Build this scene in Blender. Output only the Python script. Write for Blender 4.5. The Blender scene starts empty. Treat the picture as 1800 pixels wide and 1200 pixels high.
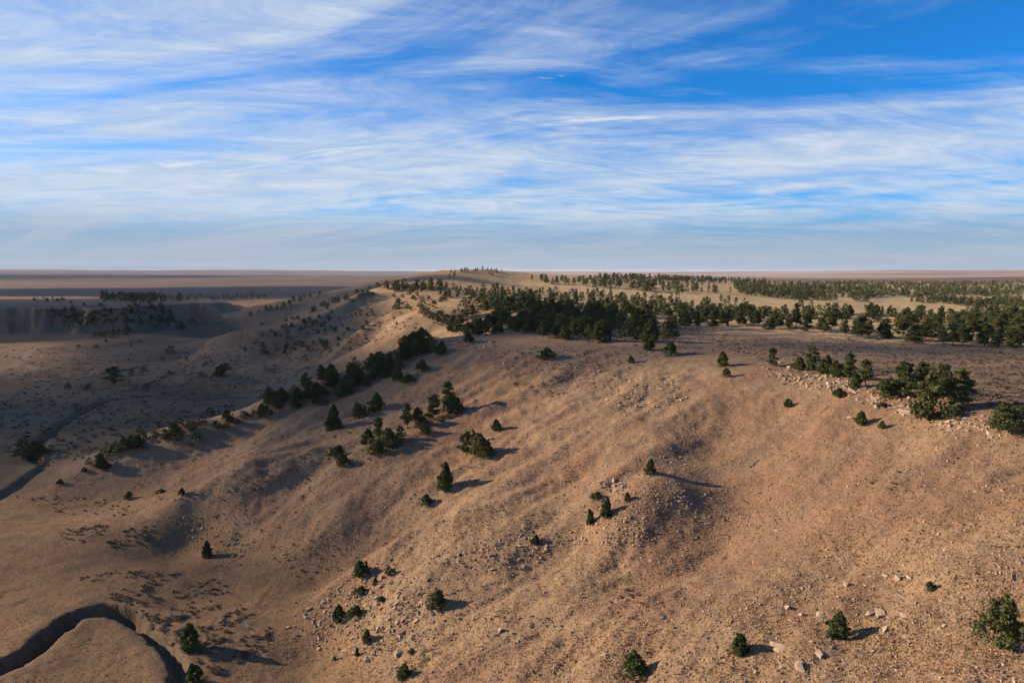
import bpy, bmesh, math, random
import numpy as np
from mathutils import Vector, Matrix
R = math.radians
rng = np.random.default_rng(7)
random.seed(7)
scene = bpy.context.scene
COL = scene.collection

# ------------------------------------------------------------------ camera
F = 1200.0                                  # focal length in photograph pixels (1800 wide)
PITCH = math.atan((600 - 476) / F)
cam_d = bpy.data.cameras.new('camera')
cam_d.sensor_width = 36.0
cam_d.lens = 36.0 * F / 1800.0
cam_d.clip_start = 0.5
cam_d.clip_end = 200000
cam = bpy.data.objects.new('camera', cam_d)
COL.objects.link(cam)
cam.location = (0, 0, 0)
cam.rotation_euler = (math.pi / 2 - PITCH, 0, 0)
scene.camera = cam

# ------------------------------------------------------------------ sun, sky, exposure
SUN_EL, SUN_AZ = R(19.5), R(-81.0)          # azimuth from +Y, negative = towards -X
SUN_DIR = Vector((math.sin(SUN_AZ) * math.cos(SUN_EL), math.cos(SUN_AZ) * math.cos(SUN_EL), math.sin(SUN_EL)))
sl = bpy.data.lights.new('sun', 'SUN')
sl.energy = 5.0
sl.angle = R(0.53)
sl.color = (1.0, 0.78, 0.56)
so = bpy.data.objects.new('sun', sl)
so.rotation_euler = (-SUN_DIR).to_track_quat('-Z', 'Y').to_euler()
COL.objects.link(so)

scene.view_settings.view_transform = 'Standard'
scene.view_settings.look = 'None'
scene.view_settings.gamma = 1.0
scene.view_settings.exposure = 1.0
scene.view_settings.use_curve_mapping = False

world = bpy.data.worlds.new('World')
scene.world = world
world.use_nodes = True
wt = world.node_tree
wt.nodes.clear()


class NT:
    """small helper to write node trees"""
    def __init__(s, tree): s.t = tree
    def n(s, kind, **kw):
        nd = s.t.nodes.new(kind)
        for k, v in kw.items(): setattr(nd, k, v)
        return nd
    def put(s, sock, v):
        if isinstance(v, bpy.types.NodeSocket): s.t.links.new(v, sock)
        elif v is not None: sock.default_value = v
    def math(s, op, a, b=None, c=None, clamp=False):
        nd = s.n('ShaderNodeMath', operation=op, use_clamp=clamp)
        for i, v in enumerate((a, b, c)):
            if v is not None: s.put(nd.inputs[i], v)
        return nd.outputs[0]
    def vmath(s, op, a, b=None):
        nd = s.n('ShaderNodeVectorMath', operation=op)
        s.put(nd.inputs[0], a)
        if b is not None: s.put(nd.inputs[1], b)
        return nd.outputs[0]
    def step(s, v, lo, hi, a=0.0, b=1.0):
        nd = s.n('ShaderNodeMapRange', interpolation_type='SMOOTHSTEP')
        s.put(nd.inputs['Value'], v); s.put(nd.inputs['From Min'], lo); s.put(nd.inputs['From Max'], hi)
        s.put(nd.inputs['To Min'], a); s.put(nd.inputs['To Max'], b)
        return nd.outputs[0]
    def mix(s, f, a, b, mode='MIX'):
        nd = s.n('ShaderNodeMix', data_type='RGBA', blend_type=mode)
        s.put(nd.inputs[0], f)
        for sock, v in ((nd.inputs[6], a), (nd.inputs[7], b)):
            s.put(sock, v if isinstance(v, bpy.types.NodeSocket) else (*v, 1.0))
        return nd.outputs[2]
    def noise(s, vec, scale, detail=4.0, rough=0.55, dist=0.0, w=None):
        nd = s.n('ShaderNodeTexNoise')
        if vec is not None: s.put(nd.inputs['Vector'], vec)
        nd.inputs['Scale'].default_value = scale
        nd.inputs['Detail'].default_value = detail
        nd.inputs['Roughness'].default_value = rough
        nd.inputs['Distortion'].default_value = dist
        return nd.outputs[0]
    def comb(s, x, y, z=0.0):
        nd = s.n('ShaderNodeCombineXYZ')
        for i, v in enumerate((x, y, z)): s.put(nd.inputs[i], v)
        return nd.outputs[0]


w = NT(wt)
sky = w.n('ShaderNodeTexSky', sky_type='NISHITA', sun_disc=False)
sky.sun_elevation = SUN_EL
sky.sun_rotation = SUN_AZ % (2 * math.pi)
sky.altitude = 1000
sky.air_density = 1.0
sky.dust_density = 0.6
sky.ozone_density = 2.0
tc = w.n('ShaderNodeTexCoord')
sep = w.n('ShaderNodeSeparateXYZ')
wt.links.new(tc.outputs['Generated'], sep.inputs[0])
dx, dy, dz = sep.outputs
zc = w.math('MAXIMUM', dz, 0.0)
den = w.math('ADD', zc, 0.13)
qx = w.math('DIVIDE', dx, den)
qy = w.math('DIVIDE', dy, den)
# streaks of cirrus and altostratus on a high level sheet, drawn out along a wind that blows across the view
ca, sa = math.cos(R(-20)), math.sin(R(-20))
rx = w.math('ADD', w.math('MULTIPLY', qx, ca), w.math('MULTIPLY', qy, sa))
ry = w.math('ADD', w.math('MULTIPLY', qx, -sa), w.math('MULTIPLY', qy, ca))
v1 = w.comb(w.math('MULTIPLY', rx, 0.42), ry, 3.7)
v2 = w.comb(w.math('MULTIPLY', rx, 0.22), w.math('MULTIPLY', ry, 0.8), 11.3)
cb, sb = math.cos(R(9)), math.sin(R(9))
fx = w.math('ADD', w.math('MULTIPLY', qx, cb), w.math('MULTIPLY', qy, sb))
fy = w.math('ADD', w.math('MULTIPLY', qx, -sb), w.math('MULTIPLY', qy, cb))
v3 = w.comb(w.math('MULTIPLY', fx, 0.62), w.math('MULTIPLY', fy, 1.5), 5.1)
n_big = w.noise(v2, 0.9, 3.0, 0.5, 0.3)
n_mid = w.noise(v1, 1.35, 10.0, 0.60, 1.3)
n_fin = w.noise(v3, 2.2, 12.0, 0.68, 1.8)
low = w.math('ADD', w.step(dz, 0.34, 0.08, -0.06, 0.10), w.step(dz, 0.8, 0.32, -0.06, 0.0))          # more cover towards the horizon
left = w.step(dx, 0.50, -0.45, -0.03, 0.10)           # thicker on the sun's side
cov = w.math('ADD', w.math('ADD', w.math('MULTIPLY', n_big, 0.80), w.math('MULTIPLY', n_mid, 0.86)), w.math('MULTIPLY', n_fin, 0.34))
cov = w.math('ADD', cov, w.math('ADD', low, left))
mask = w.step(cov, 0.80, 1.30, 0.0, 0.95)
hor = w.step(dz, 0.095, 0.04, 0.0, 1.0)               # the even grey-blue band over the horizon
skyc = w.mix(1.0, sky.outputs[0], (0.014, 0.100, 0.192), 'MULTIPLY')
light = w.step(n_fin, 0.3, 0.75, 0.0, 1.0)
cloudc = w.mix(light, (0.52, 0.64, 0.82), (0.73, 0.80, 0.90))
horc = w.mix(w.step(dz, 0.0, 0.07, 0.0, 1.0), (0.45, 0.51, 0.61), (0.31, 0.43, 0.61))
c = w.mix(mask, skyc, cloudc)
v4 = w.comb(w.math('MULTIPLY', rx, 0.55), w.math('MULTIPLY', ry, 1.25), 23.0)
wisp = w.step(w.noise(v4, 1.9, 9.0, 0.62, 0.8), 0.63, 0.74, 0.0, 0.8)      # small bright torn scraps lower down
c = w.mix(wisp, c, (0.82, 0.86, 0.92))
streak = w.step(n_mid, 0.42, 0.60, 0.0, 0.55)
horc = w.mix(w.math('MULTIPLY', streak, w.step(dz, 0.0, 0.06, 0.15, 1.0)), horc, (0.50, 0.57, 0.68))
c = w.mix(w.math('MULTIPLY', hor, 0.85), c, horc)
bg = w.n('ShaderNodeBackground')
wt.links.new(c, bg.inputs[0])
bg.inputs[1].default_value = 0.475
wo = w.n('ShaderNodeOutputWorld')
wt.links.new(bg.outputs[0], wo.inputs[0])
scene.cycles.volume_bounces = 0
scene.cycles.volume_max_steps = 64
scene.cycles.max_bounces = 4
scene.cycles.diffuse_bounces = 2
scene.cycles.transparent_max_bounces = 24

# ------------------------------------------------------------------ the lie of the land
cp, sp_ = math.cos(PITCH), math.sin(PITCH)
def ray(px, py):
    u = (np.asarray(px, float) - 900.0) / F
    v = (600.0 - np.asarray(py, float)) / F
    return u, cp + v * sp_, -sp_ + v * cp
def P(px, py, y=None, z=None):
    """survey point seen at a place in the photograph, at a given distance or height"""
    dx_, dy_, dz_ = ray(px, py)
    t = y / dy_ if y is not None else z / dz_
    return (dx_ * t, dy_ * t, dz_ * t)

S = []
def Z(z, *pts):
    for p in pts: S.append(P(p[0], p[1], z=z))
def Y(*pts):
    for p in pts: S.append(P(p[0], p[1], y=p[2]))
# rim of the plateau
Z(-30, (1790, 745), (1700, 715), (1540, 680), (1350, 640), (1180, 616), (1000, 603), (880, 588))
Z(-31, (815, 588),)
# plateau behind the rim
Z(-30.6, (1740, 690), (1600, 650), (1450, 620), (1300, 600), (1150, 590), (1000, 578), (900, 565))
Z(-33, (1400, 580), (1250, 572)); Z(-34, (1795, 612), (1600, 592)); Z(-32, (1100, 565),)
Z(-37, (1670, 552), (1790, 560)); Z(-34, (1430, 540), (1300, 548)); Z(-30.5, (1200, 526), (1150, 545))
Z(-26.5, (1000, 511), (1020, 540)); Z(-19, (900, 499),); Z(-25, (900, 540),)
Y((850, 474, 1100), (820, 475, 1080), (880, 484, 1050), (960, 483, 1250), (1000, 485, 1350), (1100, 489, 1500), (1240, 492, 1600))
Y((1000, 500, 1000), (1150, 505, 1050), (1250, 512, 1000), (1350, 515, 1100), (1500, 520, 1150), (1700, 525, 1200), (1500, 545, 760), (1350, 535, 760))
Y((1400, 500, 1900), (1600, 501, 2200), (1780, 502, 2300), (1650, 493, 5200), (1790, 492, 5200), (1500, 494, 5000), (1720, 491, 5000), (1300, 493, 4000))
Y((1300, 490, 9000), (1600, 490, 9000), (1790, 490, 9000), (1280, 483, 15000), (1400, 480, 18000), (1450, 478.5, 18000), (1550, 474.5, 18000), (1680, 475.5, 18000), (1790, 474.5, 18000), (1720, 489, 5000))
# the second bluff and the spurs beyond
Y((800, 490, 950), (760, 497, 760), (690, 499, 720), (640, 512, 740), (760, 515, 620), (700, 520, 660), (760, 532, 560), (820, 540, 480), (870, 520, 620))
Y((620, 523, 720), (560, 552, 640), (500, 585, 590), (420, 598, 610), (340, 606, 680), (600, 560, 600), (560, 615, 520), (640, 590, 500), (700, 570, 470), (720, 550, 520), (660, 545, 590))
Y((500, 645, 480), (450, 625, 545), (400, 660, 500), (600, 508, 1050), (520, 520, 1100), (440, 540, 1100), (380, 552, 1150))
# valley floor
Z(-80, (100, 650), (250, 700), (50, 750), (150, 775), (350, 625), (250, 610), (20, 620), (320, 690), (20, 680), (180, 735))
Z(-82, (400, 560), (340, 546), (370, 575))
Z(-79, (300, 722), (400, 690))
# butte
Z(-82, (335, 579), (290, 590)); Z(-81, (200, 598), (100, 603), (0, 606))
Y((0, 541, 975), (100, 538, 965), (200, 535, 960), (262, 536, 965), (0, 580, 870), (100, 582, 870), (200, 580, 872), (270, 578, 885), (290, 560, 965), (322, 573, 975))
Y((0, 536, 1020), (100, 534.5, 1010), (200, 532.5, 1000))
Y((60, 527, 1250), (200, 530, 1150), (0, 528, 1250)); Z(-84, (60, 519.5), (240, 522), (330, 530))
# far plain and hills
Z(-88, (100, 510), (300, 508), (500, 510)); Z(-90, (200, 500), (400, 499), (600, 502), (50, 500))
Y((100, 486, 10000), (300, 485, 10000), (500, 485, 10000), (650, 486, 9000), (750, 490, 6000), (0, 483, 10000))
Z(-110, (200, 483), (450, 482.5), (650, 482.5)); Y((50, 473, 26000), (200, 475, 26000), (420, 474, 26000), (600, 475.5, 26000), (780, 477, 26000), (1000, 477, 26000), (1150, 479, 22000))
# spur that carries the line of pines down to the valley
Y((740, 600, 318), (660, 632, 305), (560, 668, 298), (480, 698, 290), (320, 748, 272), (160, 800, 262), (0, 862, 247))
Y((770, 600, 312), (840, 592, 320))
S += [(-40, 372, -50), (-85, 345, -66), (-130, 325, -76), (-170, 300, -80), (-25, 420, -44), (-200, 270, -80.5), (-60, 420, -60)]
# bowl between
Y((150, 880, 232), (300, 820, 252), (450, 740, 278), (600, 700, 280), (700, 640, 295), (800, 620, 290), (900, 650, 258), (900, 750, 212), (800, 750, 222), (700, 750, 230), (600, 760, 240), (500, 760, 256), (820, 690, 248))
Y((480, 806, 222), (400, 846, 213), (310, 890, 208), (350, 832, 240), (560, 832, 210), (510, 850, 209), (440, 900, 200), (540, 792, 229))
Y((600, 900, 186), (700, 850, 192), (500, 950, 184), (400, 950, 192), (330, 962, 197), (450, 1000, 176))
Y((850, 900, 164), (740, 938, 165), (650, 983, 163), (575, 1040, 158), (560, 1000, 172), (650, 930, 182), (760, 880, 181))
Y((700, 1050, 142), (700, 1150, 125), (560, 1150, 137), (850, 1050, 133), (900, 1150, 112), (1000, 950, 148), (1000, 850, 169), (1000, 750, 200), (1000, 670, 240))
# knoll with the hollow in its lee
Y((1140, 822, 163), (1190, 862, 151), (1090, 905, 146), (1060, 850, 160), (1170, 790, 172), (1210, 752, 184))
Y((1250, 832, 161.2), (1290, 890, 146.8), (1280, 940, 137.6), (1235, 985, 131), (1120, 1000, 132), (1190, 925, 141.5), (1245, 780, 177))
Y((1350, 900, 138), (1350, 800, 162), (1290, 735, 186), (1400, 720, 179), (1500, 740, 162), (1600, 800, 136), (1700, 850, 117), (1790, 800, 123), (1790, 900, 102), (1500, 900, 122), (1500, 1000, 107), (1650, 1000, 96))
Y((1790, 1050, 86), (1790, 1190, 74), (1500, 1190, 82), (1300, 1190, 88), (1100, 1190, 97), (1300, 1100, 99), (1300, 1000, 118), (1400, 1000, 112), (1050, 1070, 115), (1150, 1100, 106))
# near valley floor
Z(-80, (20, 905), (100, 950), (250, 1000), (400, 1060), (480, 1130), (100, 1190), (300, 1190), (30, 1080), (180, 900))
Z(-79.5, (535, 1100), (480, 1050))
# ground outside the frame
S += [(0, 45, -64), (55, 45, -45), (100, 60, -34), (140, 90, -30), (170, 150, -31), (260, 200, -34), (-60, 60, -79), (-30, 70, -72), (-60, 100, -79), (-150, 100, -80), (-250, 180, -81), (-500, 300, -81),
      (-900, 500, -80), (400, 250, -36), (900, 500, -45), (2500, 1200, -60), (-2500, 1500, -88), (9000, 5000, -80), (-9000, 5000, -95), (60, 15, -45), (0, 20, -64), (-45, 20, -78),
      (-20000, 12000, -60), (20000, 12000, -40), (0, 60000, -230), (-30000, 50000, -230), (30000, 50000, -230), (0, 36000, -170), (-16000, 36000, -170), (16000, 36000, -170)]
S = np.array(S, float)

def pol(x, y):
    return np.clip(np.arctan2(x, y), -1.22, 1.22), np.log(np.clip(np.hypot(x, y), 32.0, 50000.0))
def tps_k(d2): return 0.5 * d2 * np.log(np.maximum(d2, 1e-12))
sa_, sb_ = pol(S[:, 0], S[:, 1])
NS = len(S)
K = tps_k((sa_[:, None] - sa_[None]) ** 2 + (sb_[:, None] - sb_[None]) ** 2) + np.eye(NS) * 4e-6
Q = np.c_[np.ones(NS), sa_, sb_]
A_ = np.block([[K, Q], [Q.T, np.zeros((3, 3))]])
sol = np.linalg.solve(A_, np.r_[S[:, 2], np.zeros(3)])
def tps(a, b):
    out = np.empty(a.shape)
    af, bf, of = a.ravel(), b.ravel(), out.ravel()
    for i in range(0, af.size, 20000):
        a0, b0 = af[i:i + 20000], bf[i:i + 20000]
        of[i:i + 20000] = tps_k((a0[:, None] - sa_) ** 2 + (b0[:, None] - sb_) ** 2) @ sol[:NS] + sol[NS] + sol[NS + 1] * a0 + sol[NS + 2] * b0
    return of.reshape(a.shape)

_perm = rng.permutation(4096)
_ga = rng.random(4096) * 2 * np.pi
_gx, _gy = np.cos(_ga), np.sin(_ga)
def perlin(x, y, seed=0):
    xi, yi = np.floor(x).astype(np.int64), np.floor(y).astype(np.int64)
    xf, yf = x - xi, y - yi
    u, v = xf ** 3 * (xf * (xf * 6 - 15) + 10), yf ** 3 * (yf * (yf * 6 - 15) + 10)
    def g(i, j):
        h = _perm[(_perm[(xi + i + seed * 71) & 4095] + yi + j) & 4095]
        return _gx[h] * (xf - i) + _gy[h] * (yf - j)
    return (g(0, 0) * (1 - u) + g(1, 0) * u) * (1 - v) + (g(0, 1) * (1 - u) + g(1, 1) * u) * v
def sstep(v, lo, hi):
    t = np.clip((v - lo) / (hi - lo), 0, 1)
    return t * t * (3 - 2 * t)
def seg_dist(x, y, line):
    """distance to a polyline, and how far along it"""
    best = np.full(x.shape, 1e9)
    al = np.zeros(x.shape)
    for k in range(len(line) - 1):
        (x0, y0), (x1, y1) = line[k], line[k + 1]
        l2 = (x1 - x0) ** 2 + (y1 - y0) ** 2
        t = np.clip(((x - x0) * (x1 - x0) + (y - y0) * (y1 - y0)) / l2, 0, 1)
        d = np.hypot(x - x0 - t * (x1 - x0), y - y0 - t * (y1 - y0))
        al = np.where(d < best, k + t, al)
        best = np.minimum(best, d)
    return best, al
def smooth_line(pts, n=6):
    pts = [np.array(p[:2]) for p in pts]
    out = []
    for i in range(len(pts) - 1):
        p0, p1, p2, p3 = pts[max(i - 1, 0)], pts[i], pts[i + 1], pts[min(i + 2, len(pts) - 1)]
        for k in range(n):
            t = k / n
            out.append(0.5 * (2 * p1 + (p2 - p0) * t + (2 * p0 - 5 * p1 + 4 * p2 - p3) * t * t + (3 * p1 - p0 - 3 * p2 + p3) * t ** 3))
    out.append(pts[-1])
    return [tuple(p) for p in out]

# the creek bed cut into the near valley floor, its bends, and the dry washes farther off
CREEK = smooth_line([P(-160, 1215, z=-80), P(-40, 1190, z=-80), P(50, 1150, z=-80), P(95, 1112, z=-80), P(135, 1085, z=-80), P(185, 1074, z=-80), P(225, 1082, z=-80), P(262, 1112, z=-80), P(300, 1145, z=-80), P(318, 1190, z=-80), P(322, 1240, z=-80), P(380, 1330, z=-80)])
WASH = smooth_line([P(-60, 895, z=-80), P(0, 868, z=-80), P(50, 842, z=-80), P(80, 815, z=-80), P(60, 790, z=-80), P(95, 755, z=-80), P(150, 722, z=-80), P(200, 702, z=-80), P(270, 690, z=-80), P(340, 679, z=-80)])
WASH2 = smooth_line([P(140, 640, z=-80), P(165, 655, z=-80), P(210, 650, z=-80), P(260, 640, z=-80), P(330, 628, z=-80), P(380, 640, z=-80)])
TRACK = smooth_line([P(60, 612, z=-80), P(45, 625, z=-80), P(30, 640, z=-80), P(60, 646, z=-80), P(20, 664, z=-80), P(-40, 672, z=-80)])

# gullies on the slopes: line, depth, half width
def gully(depth, half, *pts):
    x_, y_, z_ = zip(*[P(p[0], p[1], y=p[2]) for p in pts])
    return depth, half, smooth_line(list(zip(x_, y_)), 4)
GULLIES = [gully(15, 28, (720, 560, 500), (640, 594, 500), (555, 622, 515), (470, 650, 500), (380, 672, 470)),
           gully(20, 52, (690, 510, 800), (600, 530, 850), (500, 555, 820), (400, 580, 800)),
           gully(10, 30, (660, 530, 660), (600, 560, 620), (540, 588, 590), (470, 612, 560)),
           gully(16, 60, (640, 505, 1200), (540, 525, 1000), (460, 548, 950), (400, 565, 950)),
           gully(6, 22, (760, 545, 520), (690, 552, 560), (620, 575, 570), (560, 598, 560)),
           gully(1.3, 7, (880, 740, 216), (760, 820, 203), (640, 880, 193), (520, 930, 188), (430, 970, 184)),
           gully(1.6, 5, (575, 800, 222), (545, 835, 212), (490, 890, 200), (430, 940, 193)),
           gully(1.8, 6, (900, 850, 178), (760, 912, 174), (650, 965, 171), (560, 1030, 166)),
           gully(1.0, 5, (470, 790, 236), (390, 828, 226), (300, 870, 218), (240, 905, 213)),
           gully(1.2, 5, (1120, 985, 134), (1040, 1045, 120), (1010, 1110, 110), (990, 1190, 100)),
           gully(1.2, 6, (700, 690, 262), (590, 735, 262), (480, 790, 250), (330, 850, 232)),
           gully(-12, 15, (665, 524, 690), (640, 533, 660), (590, 556, 625), (520, 582, 595), (440, 602, 590), (370, 612, 620)),
           gully(-7, 12, (720, 540, 560), (690, 552, 552), (650, 568, 540), (610, 590, 525), (575, 608, 515)),
           gully(-13, 28, (660, 506, 950), (560, 524, 1000), (480, 538, 1010), (400, 556, 1010)),
           gully(-2.8, 7, (590, 780, 234), (545, 792, 228), (480, 806, 222), (400, 846, 213), (320, 892, 206)),
           gully(-1.8, 6, (980, 840, 173), (900, 880, 168), (800, 915, 165), (700, 960, 163), (620, 1010, 160), (565, 1065, 154)),
           gully(-0.7, 6, (1215, 740, 186), (1180, 770, 178), (1140, 822, 163), (1165, 858, 153), (1090, 905, 147)),
           gully(7, 30, (1300, 556, 560), (1400, 560, 580), (1560, 568, 560), (1790, 585, 500))]

def detail(x, y, z0, r):
    """the erosion on the smooth lie of the land"""
    hill = sstep(z0, -79, -70) * (1 - 0.75 * sstep(z0, -36, -31))
    far = sstep(r, 350, 900)
    s = -0.57 * x + 0.82 * y
    t = 0.82 * x + 0.57 * y
    wob = 7 * perlin(x / 40, y / 40, 9)
    near = 1 - far
    d = hill * near * (1.5 * perlin((s + wob) / 17, t / 70, 1) + 0.75 * perlin((s + 0.6 * wob) / 7.5, t / 34, 2))
    d += hill * near * (0.75 * perlin(x / 9, y / 9, 3) + 0.38 * perlin(x / 4, y / 4, 4))
    d += hill * near * (1 - 0.65 * sstep(x - 0.25 * (y - 100), 10, 45)) * (1.1 * (0.18 - np.abs(perlin((s + wob) / 12, t / 46, 24))) * 2 + 0.5 * (0.18 - np.abs(perlin((s + wob) / 5, t / 21, 25))) * 2)
    d += far * hill * (5.0 * perlin(x / 130, y / 130, 5) - 9.0 * np.abs(perlin(x / 90, y / 90, 6)) - 4.5 * np.abs(perlin(x / 34, y / 34, 16)) + 2.5) * np.where(x > 20, 0.35, 1.0)
    d += near * (0.13 + 0.16 * hill) * perlin(x / 2.1, y / 2.1, 7) + near * (0.06 + 0.05 * hill) * perlin(x / 0.9, y / 0.9, 8)
    d += near * hill * 0.05 * perlin(x / 0.45, y / 0.45, 13)
    d += (0.5 * perlin(x / 24, y / 24, 10) + sstep(r, 240, 330) * (1.6 * perlin(x / 70, y / 60, 17) + 0.7 * perlin(x / 16, y / 12, 18))) * (1 - hill) + far * 1.2 * perlin(x / 110, y / 110, 11) * (1 - hill)
    d *= 1 - 0.6 * np.exp(-((x - 46) / 16) ** 2 - ((y - 158) / 28) ** 2)     # the lee of the knoll is smoother
    for dep, half, ln in GULLIES:
        lx, ly = zip(*ln)
        m = (x > min(lx) - 2 * half) & (x < max(lx) + 2 * half) & (y > min(ly) - 2 * half) & (y < max(ly) + 2 * half)
        if m.any():
            q, al = seg_dist(x[m], y[m], ln)
            q = q + 0.25 * half * perlin(x[m] / half, y[m] / half, 15)
            d[m] -= dep * np.exp(-np.abs(q / half) ** 1.5) * sstep(al, 0, 5)
    vf = sstep(r, 2500, 9000)
    d += vf * (14 * perlin(x / 2600, y / 1500, 12) + 7 * perlin(x / 900, y / 700, 14))
    return d
def carve(x, y, z):
    near = np.hypot(x, y) < 900
    if not near.any(): return z
    xs, ys, zs = x[near], y[near], z[near]
    wob = 0.9 * perlin(xs / 5, ys / 5, 20) + 0.5 * perlin(xs / 2.2, ys / 2.2, 21)
    d, al = seg_dist(xs, ys, CREEK)
    arm = sstep(al, 34, 41)                      # past the bend the cut is a shallow ditch
    dd = d + wob + 1.45 * arm
    zs = zs + 0.35 * sstep(dd, 12, 5) * sstep(dd, 2.6, 4.4)       # the terraces stand a little higher along the cut
    zs = zs - (4.8 - 2.6 * arm) * (1 - sstep(dd, 1.7, 2.8 + 0.9 * arm)) + 0.5 * perlin(xs / 2.5, ys / 2.5, 26) * (1 - sstep(dd, 2.0, 5.0))
    wob2 = 3.0 * perlin(xs / 17, ys / 17, 22) + 1.5 * perlin(xs / 6, ys / 6, 23)
    d, al = seg_dist(xs, ys, WASH)
    zs = zs - 3.0 * (1 - sstep(d + wob2, 0.6, 4.5)) * sstep(al, 53, 40)
    d, al = seg_dist(xs, ys, WASH2)
    zs = zs - 2.4 * (1 - sstep(d + wob2, 0.8, 6)) * sstep(al, 0, 8) * sstep(al, 29, 20)
    z = z.copy()
    z[near] = zs
    return z

# the sheet of ground: rings round the place, fine where the photograph looks, coarse elsewhere, out to the horizon
az_f = np.linspace(R(-43), R(43), 664)
az_c = np.r_[np.linspace(R(-180), R(-43), 40)[:-1], az_f, np.linspace(R(43), R(180), 40)[1:]]
lr = np.r_[np.linspace(math.log(4), math.log(55), 24)[:-1], np.arange(math.log(55), math.log(1500), 0.0048), np.arange(math.log(1500) + 0.01, math.log(60000), 0.018)]
AA, LL = np.meshgrid(az_c, lr)                 # rows: rings
RR = np.exp(LL)
GX, GY = RR * np.sin(AA), RR * np.cos(AA)
pa, pb = pol(GX, GY)
GZ = tps(pa, pb)
GZ0 = GZ.copy()
GZ = GZ + detail(GX, GY, GZ0, RR)
bt = sstep(GX, -425, -470) * sstep(GY, 800, 850) * sstep(GY, 1500, 1300)
bz = np.where(GZ > -82, -82 + 31.5 * sstep((GZ + 82) / 31.5 + 0.16 * perlin(GX / 30, GY / 30, 28) + 0.10 * perlin(GX / 12, GY / 12, 29), 0.38, 0.60) + 0.06 * (GZ + 82), GZ)      # the butte: a steep face under a flat top
GZ = GZ + bt * (bz - GZ)
GZ = carve(GX, GY, GZ)
GZ = np.where(RR > 2500, np.minimum(GZ, 0.0018 * RR), GZ)
GZ = np.maximum(GZ, -260)

NR, NC = GX.shape
TAN = GZ / RR
HOR = np.maximum.accumulate(TAN, axis=0)
def height(x, y):
    a = np.interp(np.arctan2(x, y), az_c, np.arange(NC))
    b = np.interp(np.log(np.hypot(x, y)), lr, np.arange(NR))
    a0, b0 = np.clip(a.astype(int), 0, NC - 2), np.clip(b.astype(int), 0, NR - 2)
    fa, fb = a - a0, b - b0
    return (GZ[b0, a0] * (1 - fa) + GZ[b0, a0 + 1] * fa) * (1 - fb) + (GZ[b0 + 1, a0] * (1 - fa) + GZ[b0 + 1, a0 + 1] * fa) * fb
def hit(px, py):
    """where the ground stands that the photograph shows at a place"""
    px, py = np.atleast_1d(np.asarray(px, float)), np.atleast_1d(np.asarray(py, float))
    u, v, q = ray(px, py)
    az, tn = np.arctan2(u, v), q / np.hypot(u, v)
    j = np.clip(np.rint(np.interp(az, az_c, np.arange(NC))).astype(int), 0, NC - 1)
    r = np.empty(px.shape)
    for i in range(len(px)):
        col = HOR[:, j[i]]
        k = int(np.searchsorted(col, tn[i]))
        k = min(max(k, 1), NR - 1)
        t0, t1 = col[k - 1], TAN[k, j[i]]
        f = (tn[i] - t0) / (t1 - t0) if t1 > t0 else 1.0
        r[i] = math.exp(lr[k - 1] + (lr[k] - lr[k - 1]) * min(max(f, 0), 1))
    x, y = r * np.sin(az), r * np.cos(az)
    return x, y, height(x, y)

def big_mesh(name, verts, faces):
    """mesh from arrays; faces all with the same number of corners"""
    me = bpy.data.meshes.new(name)
    verts = np.ascontiguousarray(verts, np.float32)
    faces = np.ascontiguousarray(faces, np.int32)
    k = faces.shape[1]
    me.vertices.add(len(verts)); me.vertices.foreach_set('co', verts.ravel())
    me.loops.add(faces.size); me.loops.foreach_set('vertex_index', faces.ravel())
    me.polygons.add(len(faces))
    me.polygons.foreach_set('loop_start', np.arange(0, faces.size, k, dtype=np.int32))
    me.update(calc_edges=True)
    return me
def attr(me, name, vals):
    a = me.attributes.new(name, 'FLOAT', 'POINT')
    a.data.foreach_set('value', np.ascontiguousarray(vals, np.float32).ravel())
def smooth(me):
    me.polygons.foreach_set('use_smooth', np.ones(len(me.polygons), bool))
def link(name, data, parent=None, mat=None, **props):
    o = bpy.data.objects.new(name, data)
    COL.objects.link(o)
    if parent is not None: o.parent = parent
    if mat is not None and data is not None and not data.materials: data.materials.append(mat)
    for k, v in props.items(): o[k] = v
    return o

# ------------------------------------------------------------------ ground material
def new_mat(name):
    m = bpy.data.materials.new(name)
    m.use_nodes = True
    m.node_tree.nodes.clear()
    return m, NT(m.node_tree)
def finish(m, g, color, rough=0.9, normal=None, spec=0.15, trans=0.0):
    b = g.n('ShaderNodeBsdfPrincipled')
    g.put(b.inputs['Base Color'], color if isinstance(color, bpy.types.NodeSocket) else (*color, 1))
    b.inputs['Roughness'].default_value = rough
    b.inputs['Specular IOR Level'].default_value = spec
    if normal is not None: g.put(b.inputs['Normal'], normal)
    out = g.n('ShaderNodeOutputMaterial')
    sh = b.outputs[0]
    if trans:
        t = g.n('ShaderNodeBsdfTranslucent')
        g.put(t.inputs[0], color if isinstance(color, bpy.types.NodeSocket) else (*color, 1))
        mx = g.n('ShaderNodeMixShader')
        mx.inputs[0].default_value = trans
        g.t.links.new(b.outputs[0], mx.inputs[1]); g.t.links.new(t.outputs[0], mx.inputs[2])
        sh = mx.outputs[0]
    g.t.links.new(sh, out.inputs[0])
    return m
def fattr(g, name):
    nd = g.n('ShaderNodeAttribute', attribute_name=name)
    return nd.outputs['Fac']

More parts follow.
